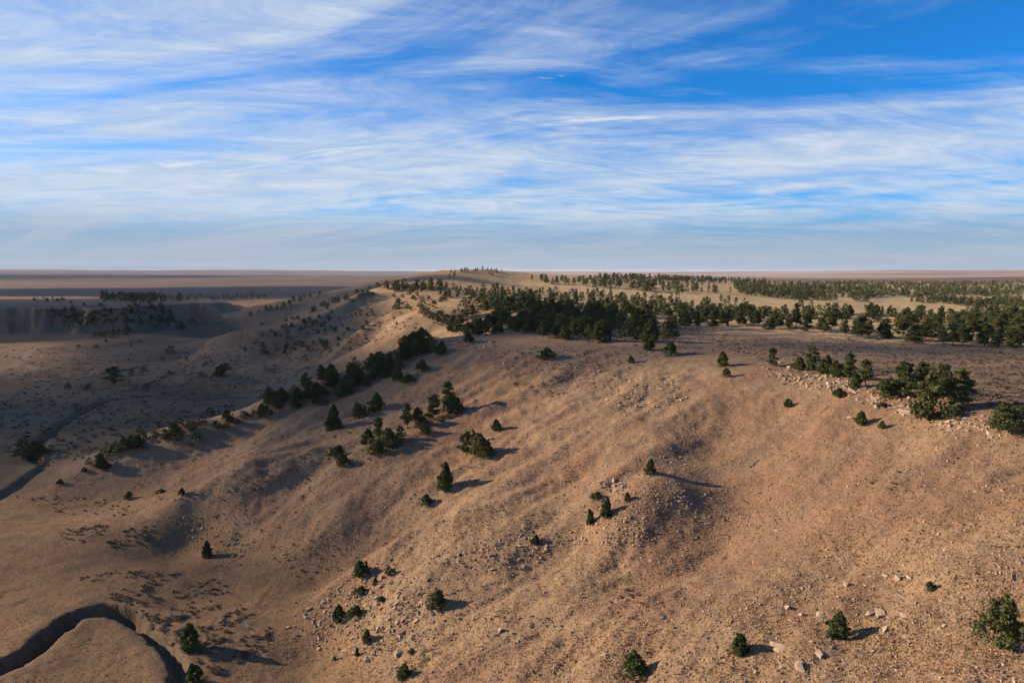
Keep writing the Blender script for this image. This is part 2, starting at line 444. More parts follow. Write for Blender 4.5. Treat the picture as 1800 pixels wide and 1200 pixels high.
m_ground, g = new_mat('dry_grassland')
pos = g.n('ShaderNodeNewGeometry').outputs['Position']
n1 = g.noise(pos, 0.028, 6, 0.6, 0.5)
n2 = g.noise(pos, 0.16, 6, 0.62, 0.3)
n3 = g.noise(pos, 1.3, 5, 0.65)
n4 = g.noise(pos, 4.5, 3, 0.6)
hillc = g.mix(g.step(n1, 0.38, 0.62), (0.238, 0.138, 0.084), (0.290, 0.198, 0.114))
hillc = g.mix(g.step(n2, 0.42, 0.68, 0.0, 0.7), hillc, (0.158, 0.098, 0.066))
floorc = g.mix(g.step(n1, 0.36, 0.64), (0.240, 0.142, 0.072), (0.160, 0.102, 0.056))
floorc = g.mix(g.step(n2, 0.44, 0.66, 0.0, 0.8), floorc, (0.090, 0.064, 0.039))
goldc = g.mix(g.step(n2, 0.35, 0.65), (0.600, 0.440, 0.215), (0.440, 0.300, 0.150))  # golden dry grass, its colour raised to stand in for stronger sun
sagec = g.mix(g.step(n2, 0.4, 0.6), (0.128, 0.098, 0.068), (0.190, 0.142, 0.092))
farc = g.mix(g.step(g.noise(pos, 0.0012, 6, 0.6), 0.40, 0.60), (0.174, 0.118, 0.081), (0.111, 0.081, 0.063))
stonec = g.mix(g.step(n3, 0.4, 0.6), (0.222, 0.163, 0.126), (0.155, 0.115, 0.092))
col = g.mix(fattr(g, 'floor'), hillc, floorc)
col = g.mix(fattr(g, 'gold'), col, goldc)
col = g.mix(fattr(g, 'sage'), col, sagec)
col = g.mix(fattr(g, 'far'), col, farc)
col = g.mix(g.math('MULTIPLY', fattr(g, 'stone'), g.step(n3, 0.40, 0.6, 0.0, 0.5)), col, stonec)
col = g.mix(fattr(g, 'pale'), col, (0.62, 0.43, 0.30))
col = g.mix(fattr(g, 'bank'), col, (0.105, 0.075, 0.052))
col = g.mix(fattr(g, 'track'), col, (0.252, 0.178, 0.126))
col = g.mix(g.step(n3, 0.30, 0.72), g.mix(0.34, col, (0.067, 0.041, 0.026)), g.mix(0.14, col, (0.444, 0.326, 0.200)))
col = g.mix(g.step(n4, 0.50, 0.75, 0.0, 0.45), col, (0.070, 0.046, 0.031))
bmp = g.n('ShaderNodeBump')
bmp.inputs['Strength'].default_value = 0.9
bmp.inputs['Distance'].default_value = 0.35
g.put(bmp.inputs['Height'], g.math('ADD', g.math('MULTIPLY', n3, 0.9), g.math('MULTIPLY', n4, 0.6)))
finish(m_ground, g, col, 0.95, bmp.outputs[0], 0.05)

ii = np.arange(NR - 1)[:, None] * NC + np.arange(NC - 1)[None]
faces = np.stack([ii, ii + 1, ii + NC + 1, ii + NC], -1).reshape(-1, 4)[:, ::-1]
gm = big_mesh('ground', np.stack([GX, GY, GZ], -1).reshape(-1, 3), faces)
smooth(gm)
a_hill = sstep(GZ0, -79.2, -74)
attr(gm, 'floor', (1 - a_hill) * (1 - sstep(RR, 1500, 3500)))
rim_back = sstep(GZ0, -34.5, -31.5)
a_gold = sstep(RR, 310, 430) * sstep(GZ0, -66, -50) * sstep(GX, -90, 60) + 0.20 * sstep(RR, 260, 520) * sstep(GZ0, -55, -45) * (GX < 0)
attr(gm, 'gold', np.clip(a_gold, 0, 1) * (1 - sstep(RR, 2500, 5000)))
back = 0.82 * (GX - 99) + 0.57 * (GY - 138)          # metres behind the rim line
a_sage = sstep(back, 16, 34) * (1 - sstep(RR, 420, 560)) * sstep(GZ0, -40, -34) * sstep(perlin(GX / 26, GY / 7, 31) + 0.35 * perlin(GX / 9, GY / 4, 32), -0.22, 0.16)
a_sage = np.maximum(a_sage, 0.9 * bt * sstep(GZ0, -80, -74) * sstep(GY, 985, 950))  # shrub tint on the butte's front, with some of its shade painted in
a_sage = np.maximum(a_sage, 0.75 * (1 - a_hill) * sstep(perlin(GX / 38, GY / 38, 33) + 0.5 * perlin(GX / 12, GY / 12, 34), 0.06, 0.30) * sstep(RR, 210, 330) * (1 - sstep(RR, 1800, 2600)))
attr(gm, 'sage', np.clip(a_sage, 0, 1))
attr(gm, 'far', sstep(RR, 1800, 4200))
attr(gm, 'stone', a_hill * sstep(perlin(GX / 14, GY / 14, 41) + 0.6 * perlin(GX / 5, GY / 5, 42) + 0.35 * np.exp(-(back / 9.0) ** 2), 0.12, 0.42) * (1 - sstep(RR, 400, 600)))
attr(gm, 'pale', np.clip(sstep(RR, 9000, 13000) * sstep(GX, -500, 2500) + 0.2 * sstep(RR, 17000, 21000), 0, 1) * (0.55 + 0.9 * perlin(GX / 3000, GY / 2500, 45)).clip(0, 1))  # bare far hills, coloured paler to stand in for sunlight on them
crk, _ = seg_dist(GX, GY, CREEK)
attr(gm, 'bank', (1 - sstep(crk, 2.6, 4.2)) * (RR < 400))  # dark soil tone that stands in for the shade down in the cut
TRAIL = smooth_line([P(415, 1085, z=-80), P(445, 1115, z=-80), P(462, 1145, z=-80), P(472, 1175, z=-80), P(490, 1215, z=-80)])
trl, _ = seg_dist(GX, GY, TRAIL)
trk, _ = seg_dist(GX, GY, TRACK)
attr(gm, 'track', 0.7 * (1 - sstep(trk, 2.0, 5.0)) * (RR < 1500) + 0.7 * (1 - sstep(trl, 0.15, 0.5)) * (RR < 300))
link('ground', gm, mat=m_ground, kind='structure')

# ------------------------------------------------------------------ materials of plants and stone
def leaf_mat(name, c0, c1, trans=0.25):
    m, g = new_mat(name)
    oi = g.n('ShaderNodeObjectInfo')
    pos = g.n('ShaderNodeNewGeometry').outputs['Position']
    n = g.noise(pos, 1.1, 3, 0.6)
    f = g.math('ADD', g.math('MULTIPLY', oi.outputs['Random'], 0.55), g.math('MULTIPLY', n, 0.6))
    return finish(m, g, g.mix(g.step(f, 0.2, 0.95), c0, c1), 0.75, None, 0.1, trans)
m_juniper = leaf_mat('juniper_foliage', (0.034, 0.058, 0.020), (0.076, 0.096, 0.028), 0.15)
m_pine = leaf_mat('pine_needles', (0.046, 0.060, 0.022), (0.112, 0.116, 0.042), 0.18)
m_shrub = leaf_mat('grey_sagebrush', (0.085, 0.076, 0.052), (0.165, 0.138, 0.094), 0.1)
m_wood, g = new_mat('far_pine_foliage')
pos = g.n('ShaderNodeNewGeometry').outputs['Position']
finish(m_wood, g, g.mix(g.step(g.noise(pos, 0.09, 4, 0.6), 0.35, 0.65), (0.044, 0.055, 0.022), (0.105, 0.108, 0.042)), 0.8, None, 0.1, 0.1)
m_bark, g = new_mat('pine_bark')
pos = g.n('ShaderNodeNewGeometry').outputs['Position']
finish(m_bark, g, g.mix(g.step(g.noise(pos, 6, 4), 0.4, 0.6), (0.075, 0.052, 0.038), (0.150, 0.105, 0.075)), 0.9)
m_dead, g = new_mat('weathered_wood')
pos = g.n('ShaderNodeNewGeometry').outputs['Position']
finish(m_dead, g, g.mix(g.step(g.noise(pos, 9, 4), 0.4, 0.6), (0.15, 0.125, 0.105), (0.26, 0.22, 0.185)), 0.9)
m_rock, g = new_mat('sandstone')
pos = g.n('ShaderNodeNewGeometry').outputs['Position']
oi = g.n('ShaderNodeObjectInfo')
n = g.noise(pos, 2.2, 5, 0.65)
cc = g.mix(g.step(g.math('ADD', g.noise(pos, 0.35, 2), g.math('MULTIPLY', oi.outputs['Random'], 0.35)), 0.35, 0.85), (0.285, 0.188, 0.122), (0.340, 0.262, 0.190))
cc = g.mix(g.step(n, 0.52, 0.70, 0.0, 0.75), cc, (0.12, 0.085, 0.065))
bp = g.n('ShaderNodeBump'); bp.inputs['Strength'].default_value = 0.5; bp.inputs['Distance'].default_value = 0.08
g.put(bp.inputs['Height'], n)
finish(m_rock, g, cc, 0.92, bp.outputs[0], 0.1)
m_grass, g = new_mat('dry_grass_tufts')
t = fattr(g, 'tone')
cg = g.mix(g.step(t, 0.0, 0.55), (0.170, 0.108, 0.066), (0.310, 0.195, 0.105))
cg = g.mix(g.step(t, 0.6, 1.0), cg, (0.430, 0.300, 0.165))
finish(m_grass, g, cg, 0.95, None, 0.03, 0.2)
m_sagestuff, g = new_mat('sagebrush_cover')
t = fattr(g, 'tone')
finish(m_sagestuff, g, g.mix(t, (0.060, 0.052, 0.036), (0.150, 0.122, 0.082)), 0.9, None, 0.05, 0.1)

# ------------------------------------------------------------------ plant shapes
def leaves(centers, radii, per, size, rs, flat=0.75):
    """small leaf faces spread through clumps: quads, as arrays"""
    V = []
    for c, r in zip(centers, radii):
        n = max(6, int(per * rs.uniform(0.7, 1.3)))
        d = rs.normal(size=(n, 3)); d /= np.linalg.norm(d, axis=1)[:, None]
        p = c + d * (r * rs.random((n, 1)) ** 0.4) * np.array([1, 1, flat])
        a = rs.normal(size=(n, 3)) + d * 0.5; a /= np.linalg.norm(a, axis=1)[:, None]
        b = np.cross(a, rs.normal(size=(n, 3))); b /= np.linalg.norm(b, axis=1)[:, None] + 1e-9
        s = size * rs.uniform(0.6, 1.4, (n, 1))
        a, b = a * s, b * s * 0.55
        V.append(np.stack([p - a * 0.6, p + b, p + a, p - b], 1))
    V = np.concatenate(V).reshape(-1, 3)
    return V, np.arange(len(V)).reshape(-1, 4)
def tube(points, radii, sides=6):
    V, Fc = [], []
    for i, (p, r) in enumerate(zip(points, radii)):
        p = np.array(p, float)
        d = np.array(points[min(i + 1, len(points) - 1)], float) - np.array(points[max(i - 1, 0)], float)
        d /= np.linalg.norm(d) + 1e-9
        e = np.cross(d, (0.3, 0.9, 0.1)); e /= np.linalg.norm(e)
        f = np.cross(d, e)
        for k in range(sides):
            t = 2 * math.pi * k / sides
            V.append(p + r * (math.cos(t) * e + math.sin(t) * f))
    for i in range(len(points) - 1):
        for k in range(sides):
            a, b = i * sides + k, i * sides + (k + 1) % sides
            Fc.append((a, b, b + sides, a + sides))
    return np.array(V), np.array(Fc)
def join(parts):
    V, Fc, o = [], [], 0
    for v, f in parts:
        V.append(v); Fc.append(f + o); o += len(v)
    return np.concatenate(V), np.concatenate(Fc)

def juniper_shape(rs, plump, dense=1.0):
    """unit-high juniper: foliage down to the ground"""
    lean = rs.normal(size=2) * 0.05
    nb = 84
    C, Rd = [], []
    lobes = [(rs.uniform(0, 6.28), rs.uniform(0.08, 0.22)) for _ in range(3)]
    for i in range(nb):
        t = rs.random() ** 0.8
        prof = plump * (0.55 + 0.45 * min(1, t / 0.18)) * (1 - t) ** 0.62
        a = rs.uniform(0, 6.28)
        prof *= 1 + sum(k * math.cos(a - p) for p, k in lobes)
        q = prof * rs.uniform(0.45, 0.98)
        C.append((q * math.cos(a) + lean[0] * t, q * math.sin(a) + lean[1] * t, 0.06 + 0.84 * t))
        Rd.append(rs.uniform(0.08, 0.15) * (1.1 - 0.5 * t))
    for k in range(5):                                # wisps that stand out of the outline
        a, t = rs.uniform(0, 6.28), rs.uniform(0.3, 0.95)
        q = plump * (1 - t) ** 0.6 * 1.08
        C.append((q * math.cos(a), q * math.sin(a), 0.1 + 0.88 * t)); Rd.append(0.055)
    C.append((lean[0], lean[1], 0.95)); Rd.append(0.05)
    return leaves(np.array(C), Rd, 62 * dense, 0.036, rs, 1.0)
def pine_shape(rs, wide, bare, dense=1.0):
    """unit-high ponderosa: a trunk with limbs, clumps of needles in uneven tiers"""
    bend = rs.normal(size=2) * 0.03
    ax = lambda t: np.array([bend[0] * math.sin(3 * t), bend[1] * math.sin(2.5 * t + 1), t * 0.97])
    tr = [tube([ax(t) for t in np.linspace(-0.06, 1, 8)], np.interp(np.linspace(0, 1, 8), [0, 0.15, 1], [0.028, 0.020, 0.003]), 6)]
    C, Rd = [], []
    nl = rs.integers(15, 22)
    for i in range(nl):
        t = bare + (0.97 - bare) * (i + rs.random()) / nl
        a = i * 2.4 + rs.normal() * 0.5
        u = (t - bare) / (1 - bare)
        L = wide * (0.30 + 0.70 * (1 - u) ** 0.75) * min(1, 0.55 + u * 2.2) * rs.uniform(0.55, 1.2)
        p0 = ax(t)
        p1 = p0 + np.array([math.cos(a), math.sin(a), rs.uniform(-0.12, 0.30)]) * L
        tr.append(tube([p0, (p0 + p1) / 2 + (0, 0, 0.01), p1], [0.008, 0.006, 0.002], 4))
        for k in range(3):
            f = (0.42, 0.72, 1.0)[k]
            C.append(p0 + (p1 - p0) * f + rs.normal(size=3) * 0.022); Rd.append(rs.uniform(0.060, 0.105) * (1.15 - 0.35 * u))
    C.append(ax(1.0)); Rd.append(0.045)
    C.append(ax(0.93)); Rd.append(0.06)
    return leaves(np.array(C), Rd, 70 * dense, 0.028, rs, 0.66), join(tr)
def trunk_small(rs):
    st = []
    for k in range(3):
        a = rs.uniform(0, 6.28)
        e = np.array([math.cos(a) * 0.12, math.sin(a) * 0.12, 0.5])
        st.append(tube([(0, 0, -0.08), e * 0.45, e], [0.035, 0.022, 0.006], 5))
    return join(st)
def shrub_shape(rs):
    C = [(rs.normal() * 0.24, rs.normal() * 0.24, rs.uniform(0.18, 0.42)) for _ in range(12)]
    return leaves(np.array(C), [rs.uniform(0.12, 0.22) for _ in C], 20, 0.085, rs, 0.8)

def to_mesh(name, vf, mat, sm=False):
    me = big_mesh(name, *vf)
    me.materials.append(mat)
    if sm: smooth(me)
    return me
NJ, NP, NSH = 9, 10, 6
JUN = []
for i in range(NJ):
    rs = np.random.default_rng(100 + i)
    JUN.append((to_mesh('juniper_crown', juniper_shape(rs, [0.42, 0.36, 0.50, 0.33, 0.58, 0.45, 0.40, 0.65, 0.52][i]), m_juniper), to_mesh('juniper_trunk', trunk_small(rs), m_bark)))
PIN = []
for i in range(NP):
    rs = np.random.default_rng(200 + i)
    cr, tr = pine_shape(rs, [0.26, 0.30, 0.23, 0.34, 0.28, 0.25, 0.36, 0.31, 0.22, 0.40][i], [0.22, 0.16, 0.28, 0.12, 0.18, 0.30, 0.14, 0.10, 0.2, 0.06][i])
    if i in (7, 9): cr = juniper_shape(rs, 0.40 if i == 7 else 0.50, 1.0)
    PIN.append((to_mesh('pine_crown', cr, m_pine), to_mesh('pine_trunk', tr, m_bark, True)))
SHR = []
for i in range(NSH):
    rs = np.random.default_rng(300 + i)
    SHR.append((to_mesh('shrub_crown', shrub_shape(rs), m_shrub), to_mesh('shrub_stem', trunk_small(rs), m_dead)))

def plant(name, kinds, k, x, y, z, h, wide, rot, label, cat, group=None):
    e = link(name, None, label=label, category=cat)
    e.empty_display_size = 0.3
    if group: e['group'] = group
    e.location = (x, y, z)
    e.rotation_euler = (0, 0, rot)
    e.scale = (h * wide, h * wide, h)
    cr, tr = kinds[k]
    link('crown', cr, e)
    link('trunk', tr, e)
    return e

PLACED = []          # (x, y, radius) of trees already set
def by_pixel(px, py, hpx):
    x, y, z = (float(v[0]) for v in hit(px, py))
    return x, y, z, hpx * y / F

# junipers and lone shrubs that can be told apart: base pixel, height in pixels, width factor, shape, label
NEAR = [
 (1113, 1188, 50, 1.05, 2, 'dark green bushy juniper at the bottom edge, leftmost of three on the bare foreground slope'),
 (1300, 1150, 44, 1.00, 0, 'round juniper with a flat slab lying just right of it'),
 (1472, 1118, 52, 0.95, 5, 'bright green juniper casting a long shadow over flat stones, foreground slope'),
 (1634, 1037, 19, 1.10, 4, 'tiny bright green juniper on the bare slope under the heap of slabs'),
 (1143, 834, 30, 0.95, 6, 'lone juniper on the crest of the knoll with a long level shadow'),
 (1065, 909, 37, 0.85, 1, 'taller of the two pointed junipers below the pile of pale boulders'),
 (1038, 921, 30, 0.80, 3, 'shorter of the two pointed junipers below the pile of pale boulders'),
 (1103, 880, 17, 1.00, 0, 'small juniper beside the pale boulders on the knoll'),
 (1048, 876, 13, 1.70, 7, 'low spreading juniper left of the pale boulder pile'),
 (1386, 714, 15, 1.20, 4, 'small round juniper alone on the upper slope below the rim'),
 (1477, 698, 18, 1.30, 7, 'bright green rounded juniper just below the lit rim rocks'),
 (1276, 662, 17, 1.10, 2, 'small juniper directly under a taller one at the rim, mid slope top'),
 (1272, 644, 28, 1.00, 5, 'dark juniper on the rim above a smaller one'),
 (1179, 625, 27, 1.10, 2, 'broad juniper on the rim at the end of the pine stand'),
 (1140, 615, 20, 1.20, 8, 'green juniper at the foot of the rim pines'),
 (1109, 638, 14, 1.10, 0, 'little juniper on the slope below the rim pine stand'),
 (959, 630, 20, 1.50, 7, 'wide juniper bush below the dark pines on the upper slope'),
 (825, 601, 18, 1.20, 8, 'round juniper on the rocky outcrop at the plateau corner'),
 (749, 887, 22, 1.05, 4, 'small round juniper below a tall one on the middle slope'),
 (782, 862, 56, 0.75, 1, 'tall conical juniper standing alone on the middle slope'),
 (636, 1014, 34, 1.10, 2, 'bushy juniper at the top of the rocky nose'),
 (684, 1009, 17, 1.00, 4, 'small juniper right of the bushy one on the rocky nose'),
 (660, 1026, 14, 1.00, 0, 'little juniper among boulders below the rocky nose top'),
 (633, 1042, 14, 1.80, 7, 'low spreading shrub among the boulders of the rocky nose'),
 (672, 1056, 10, 1.80, 8, 'flat grey-green shrub on the rocky nose'),
 (594, 1089, 31, 0.95, 5, 'dark upright juniper at the outer edge of the rocky nose'),
 (626, 1081, 21, 1.35, 7, 'thin brownish shrub next to the dark upright juniper'),
 (646, 1128, 26, 0.95, 6, 'dark juniper low on the rocky nose with a short shadow'),
 (628, 1152, 17, 0.80, 3, 'small pointed juniper under the rocky nose'),
 (588, 1160, 9, 1.00, 0, 'tiny juniper seedling near the foot of the slope'),
 (708, 1190, 26, 1.20, 8, 'round juniper at the bottom edge below the rocky nose'),
 (724, 1148, 12, 1.20, 4, 'tiny juniper between two boulders low on the slope'),
 (365, 979, 31, 0.85, 1, 'dark juniper by a cluster of rocks at the foot of the slope'),
 (331, 1140, 50, 0.95, 5, 'large dark juniper on the bank of the creek bend'),
 (341, 1203, 42, 0.95, 2, 'green juniper at the bottom edge beside the creek cut'),
 (228, 877, 15, 1.10, 4, 'round dark juniper above the sage flat'),
 (320, 869, 14, 1.10, 0, 'round dark juniper at the foot of the smooth knob'),
 (284, 866, 8, 2.00, 7, 'flat dark bush between two round junipers above the flat'),
 (106, 851, 11, 1.10, 4, 'tiny dark juniper near the far edge of the flat'),
 (183, 824, 22, 1.20, 8, 'brownish bushy juniper on the lower end of the long spur'),
 (148, 829, 9, 1.20, 4, 'tiny juniper next to the brownish bushy one on the long spur'),
 (586, 757, 48, 0.85, 6, 'tall dark rounded juniper under the line of pines on the spur'),
 (632, 735, 30, 1.20, 2, 'broad dark juniper, left half of a pair on the spur face'),
 (661, 722, 34, 1.10, 5, 'dark juniper, right half of a pair on the spur face'),
 (745, 763, 24, 0.95, 4, 'small round juniper at the lower end of the middle pine clump'),
 (592, 803, 22, 1.50, 7, 'spreading dark juniper by the smooth knob'),
 (603, 819, 26, 1.10, 2, 'round dark juniper at the foot of a spreading one by the smooth knob'),
 (872, 757, 22, 1.20, 6, 'lone brownish small juniper with a long shadow, upper bowl'),
 (940, 955, 18, 1.10, 8, 'thin grey shrub amid a row of pale stones'),
 (1515, 746, 25, 1.20, 6, 'ragged green juniper pair member with drooping boughs below the rim trees'),
 (1550, 753, 15, 1.10, 0, 'small juniper in the shadow of a ragged one below the rim trees'),
 (1553, 716, 10, 2.00, 7, 'low creeping juniper among rim rocks'),
 (1795, 735, 22, 1.20, 8, 'green juniper behind the pine at the right edge'),
 (1506, 684, 30, 0.95, 5, 'bright green juniper in front of the rim pines on the lit rocks'),
 (1560, 697, 36, 1.20, 2, 'bright rounded juniper at the foot of the large rim pine clump'),
 (700, 668, 26, 1.00, 0, 'dark juniper with a leaning neighbour below the spur pines'),
 (742, 652, 22, 1.00, 4, 'dark juniper near the head of the bowl'),
 (716, 672, 16, 1.40, 7, 'low dark juniper beside a taller one at the head of the bowl'),
 (775, 622, 24, 1.00, 5, 'dark juniper just below the plateau corner rocks'),
]
k_ = 0
for (px, py, hp, wd, kd, lab) in NEAR:
    x, y, z, h = by_pixel(px, py, hp)
    plant('juniper', JUN, kd, x, y, z - 0.04 * h, h * 1.04, wd, k_ * 1.7, lab, 'juniper', 'junipers dotted over the slopes')
    PLACED.append((x, y, h * 0.5)); k_ += 1

# pines that can be told apart
PINES_NAMED = [
 (1762, 1128, 94, 0.85, 9, 'yellow-green bushy young pine at the right edge of the foreground'),
 (1765, 757, 52, 1.35, 9, 'spreading green pine on the rim at the right edge'),
 (1640, 733, 95, 1.15, 7, 'largest pine of the rim clump, its bare stems showing below'),
 (1590, 697, 62, 1.30, 3, 'wide rounded pine on the outer end of the large rim clump'),
 (1690, 715, 70, 1.10, 6, 'pine at the shaded far end of the large rim clump'),
 (1620, 690, 55, 1.10, 4, 'pine rising behind the middle of the large rim clump'),
 (1660, 690, 52, 1.00, 1, 'thin-topped pine behind the large rim clump'),
 (1492, 672, 56, 0.95, 0, 'upright pine in the rim group above the lit rocks'),
 (1520, 682, 52, 0.95, 5, 'green pine at the lower end of the rim group above the lit rocks'),
 (1425, 652, 48, 1.05, 4, 'pine on the rim, second of the group from the pale rocks'),
 (1358, 644, 34, 1.10, 3, 'small pine at the start of the rim rocks'),
 (1450, 656, 34, 1.15, 7, 'low dark pine between two taller ones on the rim'),
 (1470, 662, 30, 1.30, 9, 'bushy green pine in the middle of the rim group'),
 (1405, 650, 24, 1.20, 9, 'short pine beside the rim rocks'),
 (770, 1066, 34, 1.25, 9, 'open grey-green young pine with a dark shadow on the slope'),
 (716, 752, 46, 0.95, 0, 'slim pine at the start of the middle pine clump'),
 (788, 726, 58, 0.90, 5, 'tallest pine of the middle clump with a spire-like top'),
 (762, 736, 44, 1.15, 3, 'round-topped pine in the middle clump beside the tallest'),
 (798, 728, 34, 1.30, 9, 'bushy pine at the upper end of the middle clump'),
 (738, 748, 34, 1.20, 7, 'dense dark pine in the middle clump'),
 (666, 778, 48, 0.95, 2, 'thin open-crowned pine of the lower clump'),
 (682, 784, 34, 1.30, 9, 'dense pine in the centre of the lower clump'),
 (645, 780, 28, 1.20, 7, 'dark pine at the outer end of the lower clump'),
 (703, 776, 30, 1.20, 6, 'bare-twigged pine at the upper end of the lower clump'),
 (664, 797, 26, 1.40, 9, 'low bushy pine hanging below the lower clump'),
 (820, 800, 44, 1.10, 6, 'dark pine of the small grove above the tall conical juniper'),
 (842, 800, 42, 1.15, 9, 'green pine in the middle of the small grove in the bowl'),
 (855, 798, 26, 1.20, 7, 'grey twiggy pine at the shadow end of the small grove in the bowl'),
 (832, 782, 28, 1.00, 4, 'round pine at the upper end of the small grove in the bowl'),
]
for (px, py, hp, wd, kd, lab) in PINES_NAMED:
    x, y, z, h = by_pixel(px, py, hp)
    plant('pine_tree', PIN, kd, x, y, z - 0.02 * h, h * 1.02, wd, k_ * 1.3, lab, 'pine', 'pines that stand out singly')
    PLACED.append((x, y, h * 0.3)); k_ += 1
print('GROUND CHECK', [tuple(round(float(v[0]), 1) for v in hit(a, b)) for a, b in ((1113, 1188), (1640, 733), (960, 590), (560, 690), (200, 660), (1600, 520))])

# stands of pines and scattered trees: outline in the photograph, how many, height in metres, label
def inside(px, py, poly):
    c = np.zeros(px.shape, bool)
    n = len(poly)
    for i in range(n):
        (x0, y0), (x1, y1) = poly[i], poly[(i + 1) % n]
        if y0 == y1: continue
        c ^= ((y0 > py) != (y1 > py)) & (px < (x1 - x0) * (py - y0) / (y1 - y0) + x0)
    return c
def sample(poly, n, rs):
    p = np.array(poly, float)
    lo, hi = p.min(0), p.max(0)
    out = np.zeros((0, 2))
    while len(out) < n:
        q = lo + rs.random((n * 3, 2)) * (hi - lo)
        out = np.concatenate([out, q[inside(q[:, 0], q[:, 1], poly)]])
    return out[:n]
def along(line, n, spread, rs):
    ln = np.array(line, float)
    d = np.r_[0, np.cumsum(np.hypot(*np.diff(ln, axis=0).T))]
    t = (np.arange(n) + rs.random(n)) / n * d[-1]
    return np.c_[np.interp(t, d, ln[:, 0]), np.interp(t, d, ln[:, 1])] + rs.normal(size=(n, 2)) * spread

